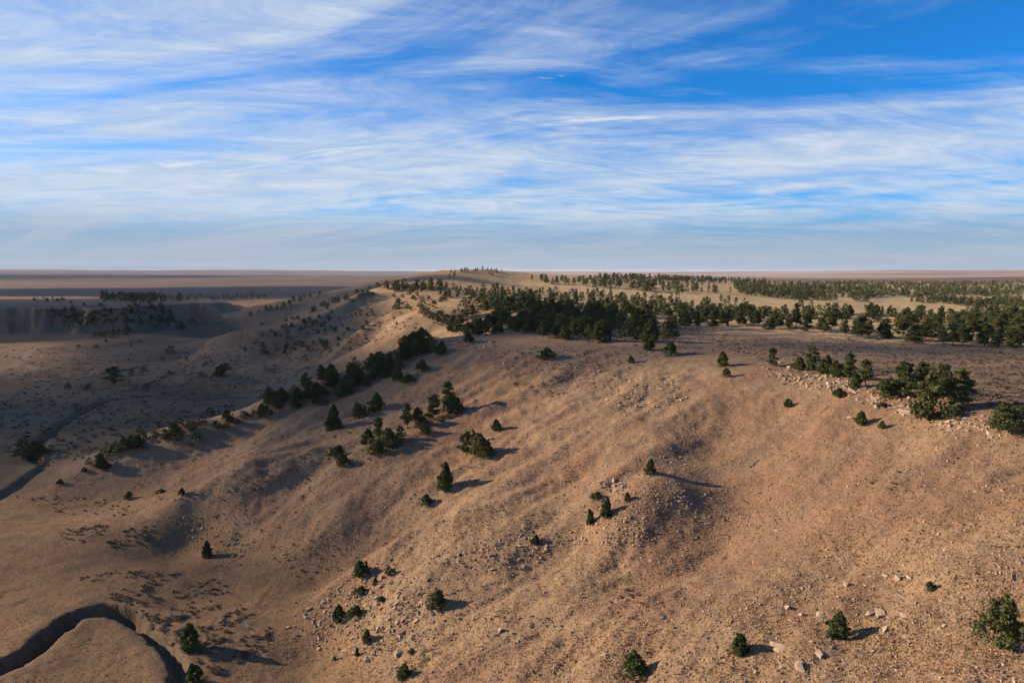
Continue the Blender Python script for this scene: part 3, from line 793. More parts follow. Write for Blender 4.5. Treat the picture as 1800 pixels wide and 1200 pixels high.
rs = np.random.default_rng(5)
ZONES = [
 ('area', [(775, 585), (840, 566), (900, 556), (1050, 562), (1195, 578), (1235, 592), (1150, 602), (1010, 600), (890, 588), (800, 592)], 120, (5.5, 11), 'dark pine in the dense shaded stand along the plateau rim', 'pines of the rim stand'),
 ('area', [(790, 566), (880, 538), (1000, 545), (1180, 556), (1210, 575), (1040, 562), (900, 556)], 50, (6.5, 11.5), 'pine in the grove just behind the shaded rim stand', 'pines behind the rim stand'),
 ('line', [(1180, 577), (1300, 572), (1420, 578), (1520, 588), (1640, 598), (1720, 606), (1795, 612)], 46, (9, 12.5), 'pine on the near edge of the belt behind the sage flat', 'pines edging the tree belt'),
 ('area', [(1180, 565), (1300, 560), (1480, 563), (1800, 600), (1800, 560), (1680, 552), (1500, 550), (1400, 548), (1200, 550)], 130, (7, 12), 'pine in the belt behind the open sage flat of the plateau', 'pines of the belt behind the sage flat'),
 ('area', [(1650, 548), (1800, 545), (1800, 585), (1700, 575), (1640, 560)], 60, (9, 13), 'lit pine in the thick woodland at the right edge', 'pines of the woodland at the right edge'),
 ('line', [(755, 596), (735, 612), (700, 622), (660, 640), (630, 655), (600, 668), (560, 683), (540, 692), (500, 702), (470, 712)], 44, (4.5, 9), 'dark pine in the line down the crest of the long spur', 'pines on the crest of the long spur'),
 ('area', [(480, 722), (540, 698), (600, 672), (680, 642), (750, 606), (770, 618), (710, 652), (640, 684), (560, 716)], 44, (4, 8.5), 'dark pine on the near flank of the long spur', 'pines on the near flank of the long spur'),
 ('line', [(450, 722), (410, 732), (370, 742), (310, 764), (240, 782), (205, 794), (165, 806), (145, 803)], 36, (3.5, 7), 'dark bushy tree on the low end of the long spur', 'trees on the low end of the long spur'),
 ('area', [(670, 508), (700, 500), (790, 494), (830, 497), (780, 510), (740, 516), (690, 514)], 90, (7, 11), 'pine on top of the second bluff below the far hill', 'pines on the second bluff'),
 ('area', [(740, 520), (800, 510), (880, 512), (960, 525), (880, 538), (800, 530)], 34, (6, 10), 'pine on the lit ground between the two bluffs', 'pines between the bluffs'),
 ('area', [(680, 522), (760, 508), (850, 516), (870, 540), (820, 565), (760, 572), (735, 550), (690, 546)], 75, (5, 9), 'dark tree on the sunlit shoulder behind the long spur', 'trees on the sunlit shoulder'),
 ('line', [(790, 489), (820, 476), (850, 475), (885, 478)], 34, (5, 8), 'small pine on the skyline of the far hill', 'pines on the far hill'),
 ('line', [(545, 545), (580, 535), (620, 524), (650, 516), (668, 508)], 18, (6, 10), 'dark tree on the crest of the second spur', 'trees on the crest of the second spur'),
 ('line', [(440, 556), (470, 548), (500, 540), (545, 528), (570, 522)], 14, (7, 11), 'small dark tree on the third spur near the far plain', 'trees on the third spur'),
 ('area', [(390, 612), (480, 600), (620, 598), (620, 625), (520, 630), (420, 618)], 26, (4, 7), 'dark tree in the draw behind the long spur', 'trees in the draw behind the long spur'),
 ('area', [(440, 570), (520, 560), (640, 575), (640, 592), (540, 590), (450, 598)], 20, (3.5, 7), 'dark tree on the face of the second spur', 'trees on the face of the second spur'),
 ('area', [(890, 497), (1010, 498), (1200, 506), (1300, 514), (1200, 520), (1000, 508), (890, 503)], 110, (10, 15), 'pine in the band beyond the lit golden strip', 'pines beyond the golden strip'),
 ('area', [(930, 492), (1050, 492), (1250, 500), (1240, 504), (1050, 498), (940, 496)], 50, (8, 12), 'far pine under the skyline wood', 'far pines under the skyline'),
 ('area', [(1050, 488), (1230, 492), (1380, 497), (1300, 499), (1060, 492)], 260, (9, 13), '', ''),
 ('area', [(1290, 503), (1500, 498), (1800, 500), (1800, 545), (1690, 540), (1560, 534), (1400, 528), (1300, 518)], 2300, (8, 13), '', ''),
 ('area', [(1400, 497), (1800, 495), (1800, 502), (1500, 503)], 500, (9, 14), '', ''),
 ('area', [(850, 522), (930, 516), (1060, 524), (1200, 536), (1420, 552), (1500, 562), (1300, 562), (1060, 556), (880, 550)], 360, (6, 10), 'pine on the lit ground before the golden strip', 'pines before the golden strip'),
 ('area', [(1000, 514), (1180, 522), (1420, 537), (1600, 548), (1600, 553), (1400, 545), (1150, 530), (1000, 520)], 26, (6, 10), 'lone pine standing in the golden strip', 'pines in the golden strip'),
 ('area', [(430, 590), (500, 560), (600, 530), (700, 520), (740, 540), (640, 580), (520, 610)], 40, (3, 6.5), 'dark tree on the open face of the second spur', 'trees on the open face of the second spur'),
 ('area', [(60, 548), (140, 538), (262, 537), (318, 572), (280, 580), (200, 570), (100, 575)], 190, (4, 9), 'dark tree on the slopes of the shaded butte', 'trees on the butte'),
 ('line', [(262, 536), (285, 552), (305, 566), (322, 575)], 26, (8, 14), 'dark tree on the nose of the shaded butte', 'trees on the nose of the butte'),
 ('line', [(170, 594), (220, 590), (230, 584)], 14, (7, 11), 'dark tree at the foot of the shaded butte', 'trees at the foot of the butte'),
 ('line', [(58, 530), (130, 528)], 10, (8, 12), 'dark tree on the flat top behind the butte', 'trees on the flat top behind the butte'),
 ('line', [(180, 528), (260, 529), (340, 526), (420, 524), (470, 522)], 110, (11, 18), '', ''),
]
VALLEY = [(200, 676, 34, 6), (203, 662, 20, 3), (120, 684, 16, 9), (155, 686, 17, 9), (257, 684, 16, 3), (135, 719, 14, 9), (40, 805, 36, 6), (62, 806, 34, 9), (90, 792, 16, 7), (232, 658, 14, 9), (252, 656, 15, 7), (298, 657, 9, 9), (355, 661, 12, 9), (388, 660, 22, 7), (398, 650, 18, 3), (285, 634, 10, 9), (300, 620, 18, 2), (328, 631, 7, 9), (362, 642, 10, 9), (138, 610, 7, 9), (170, 612, 10, 7), (230, 608, 7, 9), (247, 601, 6, 9), (337, 567, 10, 9), (148, 762, 12, 7), (215, 792, 24, 7), (232, 784, 22, 9), (197, 796, 20, 9), (306, 768, 28, 6), (311, 775, 15, 9), (292, 770, 10, 7), (545, 700, 12, 9), (335, 785, 10, 9)]
place = []
for px, py, hp, kd in VALLEY:
    x, y, z, h = by_pixel(px, py, hp)
    place.append((x, y, z, h, kd, 1.5, 'dark round-crowned tree on the shaded valley floor', 'trees on the valley floor'))
for kind, geo, n, (h0, h1), lab, grp in ZONES:
    q = sample(geo, n, rs) if kind == 'area' else along(geo, n, 9.0 if 'long spur' in lab else 4.0 if lab else 2.0, rs)
    xs, ys, zs = hit(q[:, 0], q[:, 1])
    for i in range(n):
        x, y, z = float(xs[i]), float(ys[i]), float(zs[i])
        if y > 9000: continue
        if x > 250 and 420 < y < 3000 and float(perlin(np.array([x / 230]), np.array([y / 120]), 71)[0] + 0.6 * perlin(np.array([x / 70]), np.array([y / 50]), 72)[0]) > (0.22 if lab else 0.14): continue      # clearings
        if 'lone' not in lab and abs(q[i, 1] - np.interp(q[i, 0], [880, 1000, 1200, 1400, 1670], [499, 510, 525, 536, 551])) < (7 if q[i, 0] < 1690 else 0): continue      # the grass strip stays open
        h = 0.92 * rs.uniform(h0, h1) * (rs.uniform(0.55, 1.0) if rs.random() < 0.35 else 1.0)
        if any((x - a) ** 2 + (y - b) ** 2 < (0.10 * h + 0.3 * c) ** 2 for a, b, c in PLACED if abs(x - a) < 6): continue
        PLACED.append((x, y, h * 0.2))
        place.append((x, y, z, h, int(rs.integers(0, NP)) if lab.startswith(('pine', 'lit', 'far')) else int(rs.choice([1, 3, 4, 6, 7, 9, 9])), rs.uniform(1.0, 1.55), lab, grp))
place.sort(key=lambda p: -p[3] / p[1])
lone = [p for p in place if p[6]]
MAXP = 300 - len(PINES_NAMED)
def to_px(x, y, z):
    d = y * cp - z * sp_
    return 900 + F * x / d, 600 - F * (y * sp_ + z * cp) / d
ONES = 'first second third fourth fifth sixth seventh eighth ninth tenth eleventh twelfth thirteenth fourteenth fifteenth sixteenth seventeenth eighteenth nineteenth'.split()
def ordinal(n):
    if n < 20: return ONES[n - 1]
    t = 'twent thirt fort fift sixt sevent eight ninet'.split()[n // 10 - 2]
    return t + 'ieth' if n % 10 == 0 else t + 'y-' + ONES[n % 10 - 1]
def tell_apart(rows):
    """rows of (object, label, group, px, py, size): say of each which one it is"""
    groups = {}
    for r in rows: groups.setdefault(r[2], []).append(r)
    for grp, rr in groups.items():
        rr.sort(key=lambda r: r[3])
        for i, r in enumerate(rr):
            if len(rr) == 1: break
            if i == 0: r[0]['label'] = 'leftmost ' + r[1]
            elif i == len(rr) - 1: r[0]['label'] = 'rightmost ' + r[1]
            elif i < len(rr) * 0.5: r[0]['label'] = r[1] + ', ' + ordinal(i + 1) + ' from left'
            else: r[0]['label'] = r[1] + ', ' + ordinal(len(rr) - i) + ' from right'
rows = []
for i, (x, y, z, h, kd, wd, lab, grp) in enumerate(lone[:MAXP]):
    o = plant('pine_tree', PIN, kd, x, y, z - 0.02 * h, h, wd, i * 2.1, lab, 'pine', grp)
    rows.append((o, lab, grp, *to_px(x, y, z), h / y))
tell_apart(rows)
rest = lone[MAXP:] + [p for p in place if not p[6]]
# the far woods, which read as one mass
LOW = []
for i in range(6):
    r2 = np.random.default_rng(400 + i)
    C, Rd = [], []
    wide, bare = r2.uniform(0.30, 0.42), r2.uniform(0.06, 0.16)
    for k in range(11):
        u = (k + r2.random()) / 11
        a = k * 2.4 + r2.normal() * 0.4
        q = wide * (1 - u) ** 0.6 * r2.uniform(0.3, 0.85)
        C.append((q * math.cos(a), q * math.sin(a), bare + (0.95 - bare) * u)); Rd.append(r2.uniform(0.09, 0.15))
    LOW.append(join([leaves(np.array(C), Rd, 12, 0.085, r2, 0.75), tube([(0, 0, -0.05), (0, 0, 0.7)], [0.02, 0.008], 3)]))
LOW2 = []
for i in range(6):
    r2 = np.random.default_rng(450 + i)
    C = [(r2.normal() * 0.12, r2.normal() * 0.12, 0.15 + 0.75 * (k + r2.random()) / 7) for k in range(7)]
    LOW2.append(leaves(np.array(C), [0.22 - 0.12 * c[2] for c in C], 6, 0.13, r2, 0.7))
parts = []
for i, (x, y, z, h, kd, wd, lab, grp) in enumerate(rest):
    v, f = LOW[i % 6] if y < 1100 else LOW2[i % 6]
    if lab.startswith('dark'): h, wd = h * 0.72, wd * 1.7
    a = i * 2.3
    ca_, sa2 = math.cos(a) * h * wd, math.sin(a) * h * wd
    parts.append((np.c_[v[:, 0] * ca_ - v[:, 1] * sa2 + x, v[:, 0] * sa2 + v[:, 1] * ca_ + y, v[:, 2] * h + z], f))
link('far_pine_wood', to_mesh('far_pine_wood', join(parts), m_wood), label='mass of small far-off pines covering the distant plateau', category='wood', kind='stuff')
print('PINES', len(lone), 'rest', len(rest))

# ------------------------------------------------------------------ rocks
def hull(rs, n, flat):
    bm = bmesh.new()
    p = rs.uniform(-1, 1, (n, 3))
    p = np.sign(p) * np.abs(p) ** 0.6 * np.array([1.0, rs.uniform(0.55, 0.9), flat]) * 0.5
    for q in p: bm.verts.new(q)
    r_ = bmesh.ops.convex_hull(bm, input=bm.verts)
    bmesh.ops.delete(bm, geom=list({e for e in r_['geom_interior'] + r_['geom_unused'] if isinstance(e, bmesh.types.BMVert)}), context='VERTS')
    bmesh.ops.triangulate(bm, faces=bm.faces)
    bmesh.ops.recalc_face_normals(bm, faces=bm.faces)
    bm.verts.index_update()
    v = np.array([q.co[:] for q in bm.verts]); f = np.array([[q.index for q in fc.verts] for fc in bm.faces])
    bm.free()
    return v, f
ROCK = [hull(np.random.default_rng(500 + i), 12, [0.35, 0.5, 0.75, 0.28, 0.6, 0.45][i % 6]) for i in range(18)]
PEB = [hull(np.random.default_rng(600 + i), 8, [0.5, 0.7, 0.4, 0.85][i % 4]) for i in range(16)]
ROCKM = []
for v, f in ROCK:
    me = big_mesh('rock', v, f); me.polygons.foreach_set('use_smooth', np.zeros(len(f), bool)); me.materials.append(m_rock); ROCKM.append(me)
def set_rock(x, y, z, s, k, rot, tilt, label, group=None):
    o = link('boulder', ROCKM[k % len(ROCKM)], label=label, category='boulder')
    if group: o['group'] = group
    o.location = (x, y, z + 0.02 * s)
    o.rotation_euler = (tilt[0], tilt[1], rot)
    o.scale = (s, s, s)
    return o
NAMED_ROCKS = [
 (1590, 1014, 1.9, 3, 'long pale slab leaning on top of the heap on the right slope'),
 (1577, 1016, 1.3, 2, 'upright pale block in the heap of slabs on the right slope'),
 (1601, 1015, 1.2, 0, 'smaller block at the end of the heap of slabs'),
 (1560, 1012, 1.2, 3, 'flat slab at the start of the heap of slabs'),
 (1488, 1029, 1.3, 2, 'lone dark-sided block on the right slope'),
 (1366, 1140, 2.0, 3, 'big flat slab with a dark underside near the round juniper'),
 (1530, 1078, 1.2, 1, 'rounded boulder, left of a touching pair on the foreground slope'),
 (1546, 1080, 1.5, 4, 'long boulder, right of a touching pair on the foreground slope'),
 (1583, 1046, 1.3, 3, 'orange flat slab below the heap of slabs'),
 (1441, 1150, 1.0, 2, 'small pale upright stone on the foreground slope'),
 (1410, 1080, 1.4, 3, 'flat stone with a dark edge left of the bright green juniper'),
 (1440, 1080, 1.2, 0, 'square stone next to the bright green juniper'),
 (1555, 1106, 1.3, 3, 'flat stone at the tip of the juniper shadow'),
 (1405, 1175, 1.4, 2, 'pale block at the bottom edge below the slab'),
 (1590, 1082, 1.1, 5, 'pointed stone beyond the touching pair'),
 (1385, 1068, 1.1, 4, 'small rounded boulder above the big flat slab'),
 (1495, 734, 1.5, 0, 'dark block on the upper slope below the rim'),
 (1590, 727, 2.0, 2, 'large pale boulder below the rim pine clump'),
 (700, 1148, 1.9, 0, 'open-faced broken block low on the rocky nose'),
 (722, 1150, 1.3, 2, 'pinkish boulder beside the tiny juniper low on the slope'),
 (645, 1160, 1.1, 2, 'dark small boulder near the foot of the slope'),
 (880, 1108, 1.1, 4, 'pale boulder in the open middle of the lower slope'),
 (1062, 1150, 1.2, 3, 'pale slab left of the bushy foreground juniper'),
]
rs = np.random.default_rng(11)
for i, (px, py, s, k, lab) in enumerate(NAMED_ROCKS):
    x, y, z, _ = by_pixel(px, py, 1)
    set_rock(x, y, z, s * 1.35, k + 6 * (i % 3), i * 1.1, (rs.normal() * 0.2, rs.normal() * 0.2 - 0.15), lab, 'boulders that stand out singly')
RZ = [
 ([(800, 578), (860, 573), (875, 603), (835, 618), (800, 603)], 75, (0.7, 2.2), 'weathered boulder of the outcrop at the plateau corner', 'outcrop at the plateau corner'),
 ([(880, 603), (1150, 618), (1120, 680), (960, 690), (880, 640)], 420, (0.35, 1.1), 'grey boulder in the rock field under the shaded rim', 'rock field under the shaded rim'),
 ([(1070, 670), (1190, 660), (1220, 705), (1080, 725)], 170, (0.4, 1.2), 'grey boulder of the rocky patch in the upper bowl', 'rocky patch in the upper bowl'),
 ([(1340, 645), (1500, 660), (1530, 692), (1450, 690), (1350, 662)], 330, (0.4, 1.2), 'pale sunlit boulder of the rim edge', 'sunlit rim rocks'),
 ([(1500, 684), (1620, 705), (1700, 722), (1795, 748), (1780, 768), (1640, 752), (1530, 715)], 300, (0.35, 1.2), 'pale boulder among the rim trees at the far right', 'rocks among the rim trees'),
 ([(1058, 845), (1090, 842), (1105, 855), (1085, 868), (1060, 864)], 46, (0.6, 1.3), 'pale boulder in the pile on the knoll', 'boulder pile on the knoll'),
 ([(900, 945), (960, 930), (1060, 912), (1160, 905), (1130, 950), (1000, 968), (920, 962)], 260, (0.3, 0.85), 'pale stone in the row below the pointed junipers', 'row of stones below the pointed junipers'),
 ([(1080, 820), (1200, 790), (1225, 900), (1100, 905)], 280, (0.2, 0.6), 'small stone on the crest of the knoll', 'stones on the knoll'),
 ([(535, 1070), (620, 1005), (700, 1000), (760, 1050), (740, 1130), (640, 1155), (535, 1135)], 640, (0.3, 1.05), 'stone of the rocky nose above the creek flat', 'stones of the rocky nose'),
 ([(760, 965), (900, 935), (1000, 945), (900, 1005), (780, 1000)], 240, (0.25, 0.8), 'stone in the band across the middle of the slope', 'band of stones across the slope'),
 ([(740, 1050), (1200, 1010), (1800, 950), (1800, 1200), (680, 1200)], 900, (0.14, 0.6), 'stone strewn over the foreground slope', 'stones strewn over the foreground'),
 ([(1150, 700), (1800, 760), (1800, 980), (1180, 1010)], 1000, (0.12, 0.45), 'stone on the wide lit slope', 'stones on the wide lit slope'),
 ([(315, 905), (440, 945), (430, 985), (340, 965)], 110, (0.3, 0.9), 'stone in the cluster at the foot of the slope', 'stones at the foot of the slope'),
 ([(560, 740), (850, 640), (1200, 640), (1300, 1000), (700, 1050), (560, 950)], 1500, (0.14, 0.5), 'small stone on the open bowl', 'stones in the bowl'),
 ([(200, 790), (560, 690), (600, 800), (300, 890)], 260, (0.2, 0.6), 'stone on the flank of the long spur', 'stones on the long spur'),
 ([(600, 575), (720, 560), (740, 580), (640, 600)], 60, (0.8, 2.2), 'boulder on the second spur', 'boulders on the second spur'),
]
cand = []
for poly, n, (s0, s1), lab, grp in RZ:
    q = sample(poly, n, rs)
    q = q + rs.normal(size=q.shape) * np.array([14, 6]) * rs.random((n, 1)) * (1.6 if n > 150 else 0.6)
    xs, ys, zs = hit(q[:, 0], q[:, 1])
    for i in range(n):
        s = (s0 + (s1 - s0) * rs.random() ** 1.7) * (1.35 if 'strewn' not in lab and 'wide lit' not in lab else 1.2)
        cand.append((s / ys[i], float(xs[i]), float(ys[i]), float(zs[i]), s, lab, grp))
cand.sort(key=lambda c: -c[0])
MAXR = 300 - len(NAMED_ROCKS)
rows = []
for i, (_, x, y, z, s, lab, grp) in enumerate(cand[:MAXR]):
    o = set_rock(x, y, z, s, int(rs.integers(0, 18)), rs.uniform(0, 6.28), (rs.normal() * 0.25, rs.normal() * 0.25), lab, grp)
    rows.append((o, lab, grp, *to_px(x, y, z), s / y))
tell_apart(rows)
def scatter(items, shapes):
    """many small pieces as one mesh: items of (x, y, z, scale xyz, rotation)"""
    parts = []
    for i, (x, y, z, s, a, k) in enumerate(items):
        v, f = shapes[k]
        ca_, sa2 = math.cos(a), math.sin(a)
        parts.append((np.c_[(v[:, 0] * ca_ - v[:, 1] * sa2) * s[0] + x, (v[:, 0] * sa2 + v[:, 1] * ca_) * s[0] + y, v[:, 2] * s[1] + z], f))
    return join(parts)
items = [(x, y, z + 0.06 * s, (s, s), rs.uniform(0, 6.28), int(rs.integers(0, 16))) for (_, x, y, z, s, lab, grp) in cand[MAXR:]]
q = sample([(0, 880), (500, 700), (800, 605), (1800, 745), (1800, 1200), (560, 1200), (500, 1050), (200, 900)], 24000, rs)
xs, ys, zs = hit(q[:, 0], q[:, 1])
thick = perlin(xs / 14, ys / 14, 41) + 0.6 * perlin(xs / 5, ys / 5, 42)
for i in range(len(q)):
    if rs.random() < 0.30 + 1.6 * max(0, thick[i]) and zs[i] > -78:
        s = 0.15 + 0.52 * rs.random() ** 3.2
        items.append((xs[i], ys[i], zs[i] + 0.03, (s, s * 1.1), rs.uniform(0, 6.28), int(rs.integers(0, 16))))
me = to_mesh('small_stones', scatter(items, PEB), m_rock)
me.polygons.foreach_set('use_smooth', np.zeros(len(me.polygons), bool))
link('small_stones', me, label='small pale stones strewn all over the slopes', category='stones', kind='stuff')

# ------------------------------------------------------------------ dead wood
def branchy(name, px, py, L, rot, label, nb=4):
    x, y, z, _ = by_pixel(px, py, 1)
    e = link(name, None, label=label, category='dead wood')
    e.location = (x, y, z + 0.12)
    r2 = np.random.default_rng(int(px))
    gx = float(height(np.array([x + 1.0]), np.array([y]))[0] - z)
    e.rotation_euler = (0, -math.atan(gx) * math.cos(rot), rot)
    link('stem', to_mesh('dead_stem', tube([(-L / 2, 0, 0), (0, 0.05 * L, 0.1), (L / 2, 0, 0.15)], [0.13, 0.10, 0.03], 6), m_dead), e)
    for k in range(nb):
        t = r2.uniform(-0.3, 0.45) * L
        a = r2.uniform(-1.2, 1.2)
        l2 = L * r2.uniform(0.2, 0.45)
        link('branch', to_mesh('dead_branch', tube([(t, 0, 0.05), (t + l2 * 0.5 * math.cos(a), l2 * 0.5 * math.sin(a), 0.3), (t + l2 * math.cos(a), l2 * math.sin(a), 0.45)], [0.05, 0.035, 0.012], 5), m_dead), e)
branchy('fallen_tree', 1326, 815, 3.6, 0.5, 'grey fallen dead tree with bare branches in the middle of the lit slope', 7)
branchy('fallen_log', 1780, 1012, 2.2, 0.9, 'thin grey fallen log near the right edge above the young pine', 1)
branchy('fallen_tree', 822, 820, 5.0, 2.5, 'tangle of bare dead branches below the small grove in the bowl', 9)
branchy('fallen_tree', 1450, 720, 4.0, 0.3, 'dead grey branches lying on the slope under the lit rim', 7)

# ------------------------------------------------------------------ sagebrush and grass
SZ = [
 ([(20, 870), (140, 866), (240, 882), (250, 908), (100, 905)], 90, (0.5, 1.1), 'grey sagebrush clump at the far side of the creek flat', 'sagebrush at the far side of the flat'),
 ([(90, 930), (180, 922), (270, 925), (262, 960), (150, 968)], 190, (0.5, 1.2), 'grey sagebrush clump in the thicket on the creek flat', 'sagebrush thicket on the flat'),
 ([(135, 1015), (200, 1005), (320, 1005), (420, 1030), (400, 1085), (230, 1062), (170, 1045)], 260, (0.5, 1.2), 'grey sagebrush clump between the creek bend and the slope', 'sagebrush by the creek bend'),
 ([(225, 1070), (300, 1080), (430, 1060), (490, 1120), (380, 1195), (345, 1160)], 240, (0.5, 1.3), 'grey sagebrush clump around the large creek juniper', 'sagebrush round the creek juniper'),
 ([(228, 1076), (300, 1080), (340, 1090), (345, 1130), (305, 1138), (262, 1105)], 60, (0.8, 1.6), 'tall grey brush on the bank at the creek bend', 'tall brush at the creek bend'),
 ([(270, 890), (560, 800), (560, 900), (400, 1010)], 170, (0.4, 1.0), 'sagebrush clump on the smooth knob', 'sagebrush on the smooth knob'),
 ([(200, 830), (540, 740), (800, 640), (860, 700), (600, 850), (300, 900)], 420, (0.35, 0.9), 'sagebrush clump on the near face of the long spur', 'sagebrush on the long spur'),
 ([(600, 870), (1000, 720), (1050, 1000), (700, 1010)], 190, (0.3, 0.8), 'sagebrush clump in the open bowl', 'sagebrush in the bowl'),
 ([(450, 960), (560, 950), (760, 1000), (560, 1050)], 130, (0.3, 0.9), 'sagebrush clump at the toe of the slope', 'sagebrush at the toe of the slope'),
 ([(860, 603), (1150, 618), (1000, 700), (880, 690)], 330, (0.4, 1.0), 'dark low bush under the shaded rim', 'low bushes under the shaded rim'),
 ([(1080, 1040), (1130, 1035), (1130, 1065), (1070, 1060)], 7, (0.7, 1.2), 'dark sagebrush clump of the small row on the lower slope', 'small row of sagebrush on the lower slope'),
 ([(1510, 835), (1580, 825), (1600, 870), (1520, 850)], 8, (0.6, 1.1), 'sagebrush clump of the small patch on the lit slope', 'sagebrush patch on the lit slope'),
 ([(700, 1000), (1000, 1020), (1000, 1190), (560, 1190)], 130, (0.3, 0.8), 'sagebrush clump on the lower slope', 'sagebrush on the lower slope'),
 ([(0, 610), (280, 605), (560, 640), (460, 700), (100, 830), (0, 790)], 1500, (0.8, 2.2), '', ''),
 ([(1250, 598), (1500, 592), (1800, 622), (1800, 735), (1700, 700), (1500, 662), (1350, 636)], 2000, (0.5, 1.1), '', ''),
 ([(300, 860), (560, 740), (850, 640), (1250, 650), (1790, 770), (1790, 1190), (600, 1190), (560, 960)], 2600, (0.22, 0.5), '', ''),
 ([(880, 575), (1300, 585), (1300, 620), (1000, 600)], 400, (0.5, 1.2), '', ''),
 ([(330, 610), (560, 560), (720, 540), (700, 590), (560, 640)], 500, (0.8, 2.0), '', ''),
]
cand = []
for poly, n, (s0, s1), lab, grp in SZ:
    qq = sample(poly, n, rs)
    xs, ys, zs = hit(qq[:, 0], qq[:, 1])
    ok = perlin(xs / 9, ys / 9, 51) + 0.6 * perlin(xs / 3.5, ys / 3.5, 52)
    for i in range(n):
        if ok[i] < -0.12 and n > 20: continue
        s = rs.uniform(s0, s1) * 0.85
        cand.append((s / ys[i] if lab else 0, float(xs[i]), float(ys[i]), float(zs[i]), s, lab, grp))
cand.sort(key=lambda c: -c[0])
rows = []
for i, (_, x, y, z, s, lab, grp) in enumerate(cand[:300]):
    o = plant('sagebrush', SHR, i % NSH, x, y, z - 0.05 * s, s, rs.uniform(0.9, 1.5), i * 1.9, lab, 'sagebrush', grp)
    rows.append((o, lab, grp, *to_px(x, y, z), s / y))
tell_apart(rows)
SL = []
for i in range(8):
    r2 = np.random.default_rng(700 + i)
    C = np.c_[r2.normal(size=(6, 2)) * 0.28, r2.uniform(0.1, 0.4, 6)]
    SL.append(leaves(C, r2.uniform(0.15, 0.25, 6), 5, 0.2, r2, 0.8))
items = [(x, y, z, (s * rs.uniform(0.9, 1.6), s), rs.uniform(0, 6.28), int(rs.integers(0, 8))) for (_, x, y, z, s, lab, grp) in cand[300:]]
me = to_mesh('sagebrush_cover', scatter(items, SL), m_sagestuff)
nv = np.concatenate([np.full(len(SL[it[5]][0]), rs.random()) for it in items])
attr(me, 'tone', nv)
link('sagebrush_cover', me, label='low grey sagebrush covering the flats and slopes', category='sagebrush', kind='stuff')

q = np.concatenate([sample([(0, 880), (500, 700), (800, 605), (1800, 745), (1800, 1200), (0, 1200)], 90000, rs), sample([(1150, 615), (1800, 612), (1800, 745), (1540, 680), (1350, 645)], 6000, rs)])
xs, ys, zs = hit(q[:, 0], q[:, 1])
dc, _ = seg_dist(xs, ys, CREEK)
big = perlin(xs / 11, ys / 11, 61)
keep = (dc > 5.5) & (rs.random(len(xs)) < np.clip(0.75 + 0.9 * big, 0.15, 1) * np.where(zs < -78.5, 0.35, 1))
xs, ys, zs, big = xs[keep], ys[keep], zs[keep], big[keep]
n = len(xs)
hgt = rs.uniform(0.09, 0.24, n) * (1 + 0.6 * np.maximum(big, 0))
V = np.empty((n, 4, 3, 3), np.float32)
for k in range(4):
    a = rs.uniform(0, 6.28, n)
    wdt = hgt * rs.uniform(0.25, 0.5, n)
    lx, ly = np.cos(a), np.sin(a)
    ox, oy = rs.normal(size=n) * 0.07, rs.normal(size=n) * 0.07
    ln = rs.normal(size=(n, 2)) * hgt[:, None] * 0.45
    V[:, k, 0] = np.c_[xs + ox - lx * wdt, ys + oy - ly * wdt, zs - 0.04]
    V[:, k, 1] = np.c_[xs + ox + lx * wdt, ys + oy + ly * wdt, zs - 0.04]
    V[:, k, 2] = np.c_[xs + ox + ln[:, 0], ys + oy + ln[:, 1], zs + hgt * rs.uniform(0.7, 1.1, n)]
V = V.reshape(-1, 3)
me = to_mesh('dry_grass', (V, np.arange(len(V)).reshape(-1, 3)), m_grass)
attr(me, 'tone', np.repeat(np.clip(0.55 + 0.5 * big + rs.normal(size=n) * 0.30, 0, 1), 12))
link('dry_grass', me, label='short dry bunch grass all over the slopes', category='grass', kind='stuff')

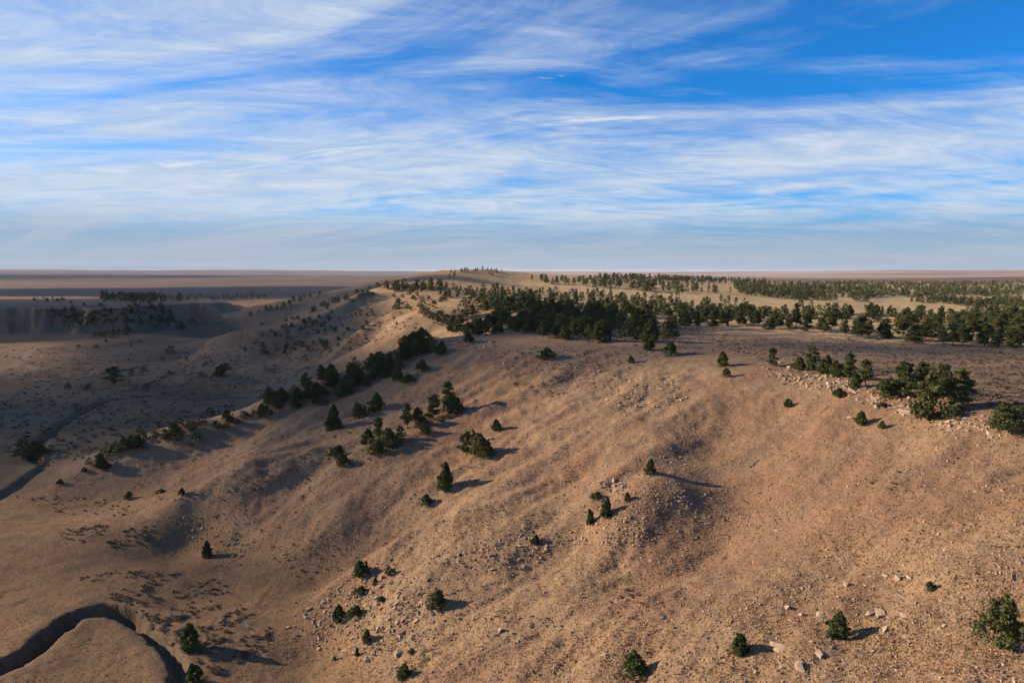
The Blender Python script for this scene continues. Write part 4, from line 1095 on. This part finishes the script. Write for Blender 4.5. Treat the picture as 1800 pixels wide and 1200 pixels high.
# ------------------------------------------------------------------ clouds that shade the land (they drift sunward of it) and the air
m_cloud, g = new_mat('cloud_vapour')
pv = g.n('ShaderNodeVolumePrincipled')
pv.inputs['Color'].default_value = (1, 1, 1, 1)
out = g.n('ShaderNodeOutputMaterial')
g.t.links.new(pv.outputs[0], out.inputs['Volume'])
def cloud(cx, cy, rx, ry, alt, depth, seed, rot=0.0, ground=-50):
    """a flat cloud over the point whose shade falls round (cx, cy)"""
    bm = bmesh.new()
    bmesh.ops.create_icosphere(bm, subdivisions=5, radius=1.0)
    co = np.array([v.co[:] for v in bm.verts])
    rz = min(rx, ry) * 0.16
    q = 1 + 0.55 * perlin(co[:, 0] * 1.7 + seed * 3.1, co[:, 1] * 1.7, seed) + 0.35 * perlin(co[:, 0] * 4.1, co[:, 1] * 4.1 + seed, seed + 1) + 0.22 * perlin(co[:, 0] * 9 + co[:, 2] * 3, co[:, 1] * 9, seed + 2)
    for v, k, p in zip(bm.verts, q, co):
        v.co = (p[0] * rx * k, p[1] * ry * k, p[2] * rz * k * (0.5 if p[2] < 0 else 1.0))
    me = bpy.data.meshes.new('cloud')
    bm.to_mesh(me); bm.free()
    smooth(me)
    m = m_cloud.copy()
    path = 1.5 / math.sqrt((math.cos(SUN_EL) / rx) ** 2 + (math.sin(SUN_EL) / rz) ** 2)
    m.node_tree.nodes[0].inputs['Density'].default_value = depth / path
    o = link('cloud', me, mat=m, kind='structure')
    t = (alt - ground) / SUN_DIR.z
    o.location = (cx + SUN_DIR.x * t, cy + SUN_DIR.y * t, alt)
    o.rotation_euler = (0, 0, rot)
cloud(-330, 640, 215, 340, 900, 2.5, 3)
cloud(-270, 420, 130, 90, 900, 1.6, 51)
cloud(-430, 310, 190, 120, 900, 1.8, 5)
cloud(55, 365, 130, 70, 800, 3.2, 8, 0.1)
cloud(-60, 290, 100, 40, 800, 2.0, 12, 0.15)
cloud(210, 278, 95, 28, 800, 1.2, 15, 0.2)
cloud(-110, 232, 120, 62, 850, 0.9, 44, 0.25)
cloud(55, 262, 80, 30, 850, 0.9, 47, -0.3)
cloud(-120, 600, 70, 70, 900, 1.2, 57)
cloud(-640, 1040, 560, 240, 1000, 2.7, 21)
cloud(-1700, 2900, 1750, 1050, 2500, 2.8, 27)
cloud(-9000, 13000, 7600, 7000, 8000, 2.6, 31)
cloud(3600, 4700, 1500, 700, 3200, 2.4, 35)

m_haze, g = new_mat('thin_haze')
pv = g.n('ShaderNodeVolumePrincipled')
pv.inputs['Color'].default_value = (0.80, 0.88, 1.0, 1)
pv.inputs['Density'].default_value = 1.6e-5
pv.inputs['Anisotropy'].default_value = 0.2
out = g.n('ShaderNodeOutputMaterial')
g.t.links.new(pv.outputs[0], out.inputs['Volume'])
zt, zb = max(float(GZ.max()) + 12.0, 40.0), -262.0
E = 60500.0
hv = [(-E, -E, zb), (E, -E, zb), (E, E, zb), (-E, E, zb), (-E, -E, zt), (E, -E, zt), (E, E, zt), (-E, E, zt)]
hm = bpy.data.meshes.new('haze')
hm.from_pydata(hv, [], [(0, 3, 2, 1), (4, 5, 6, 7), (0, 1, 5, 4), (1, 2, 6, 5), (2, 3, 7, 6), (3, 0, 4, 7)])
link('haze', hm, mat=m_haze, kind='stuff', label='thin pale haze in the air over the plain', category='haze')
print('TRIS', sum(len(m.loop_triangles) if m.loop_triangles else sum(len(p.vertices) - 2 for p in m.polygons) for m in {o.data for o in COL.objects if o.type == 'MESH'}))
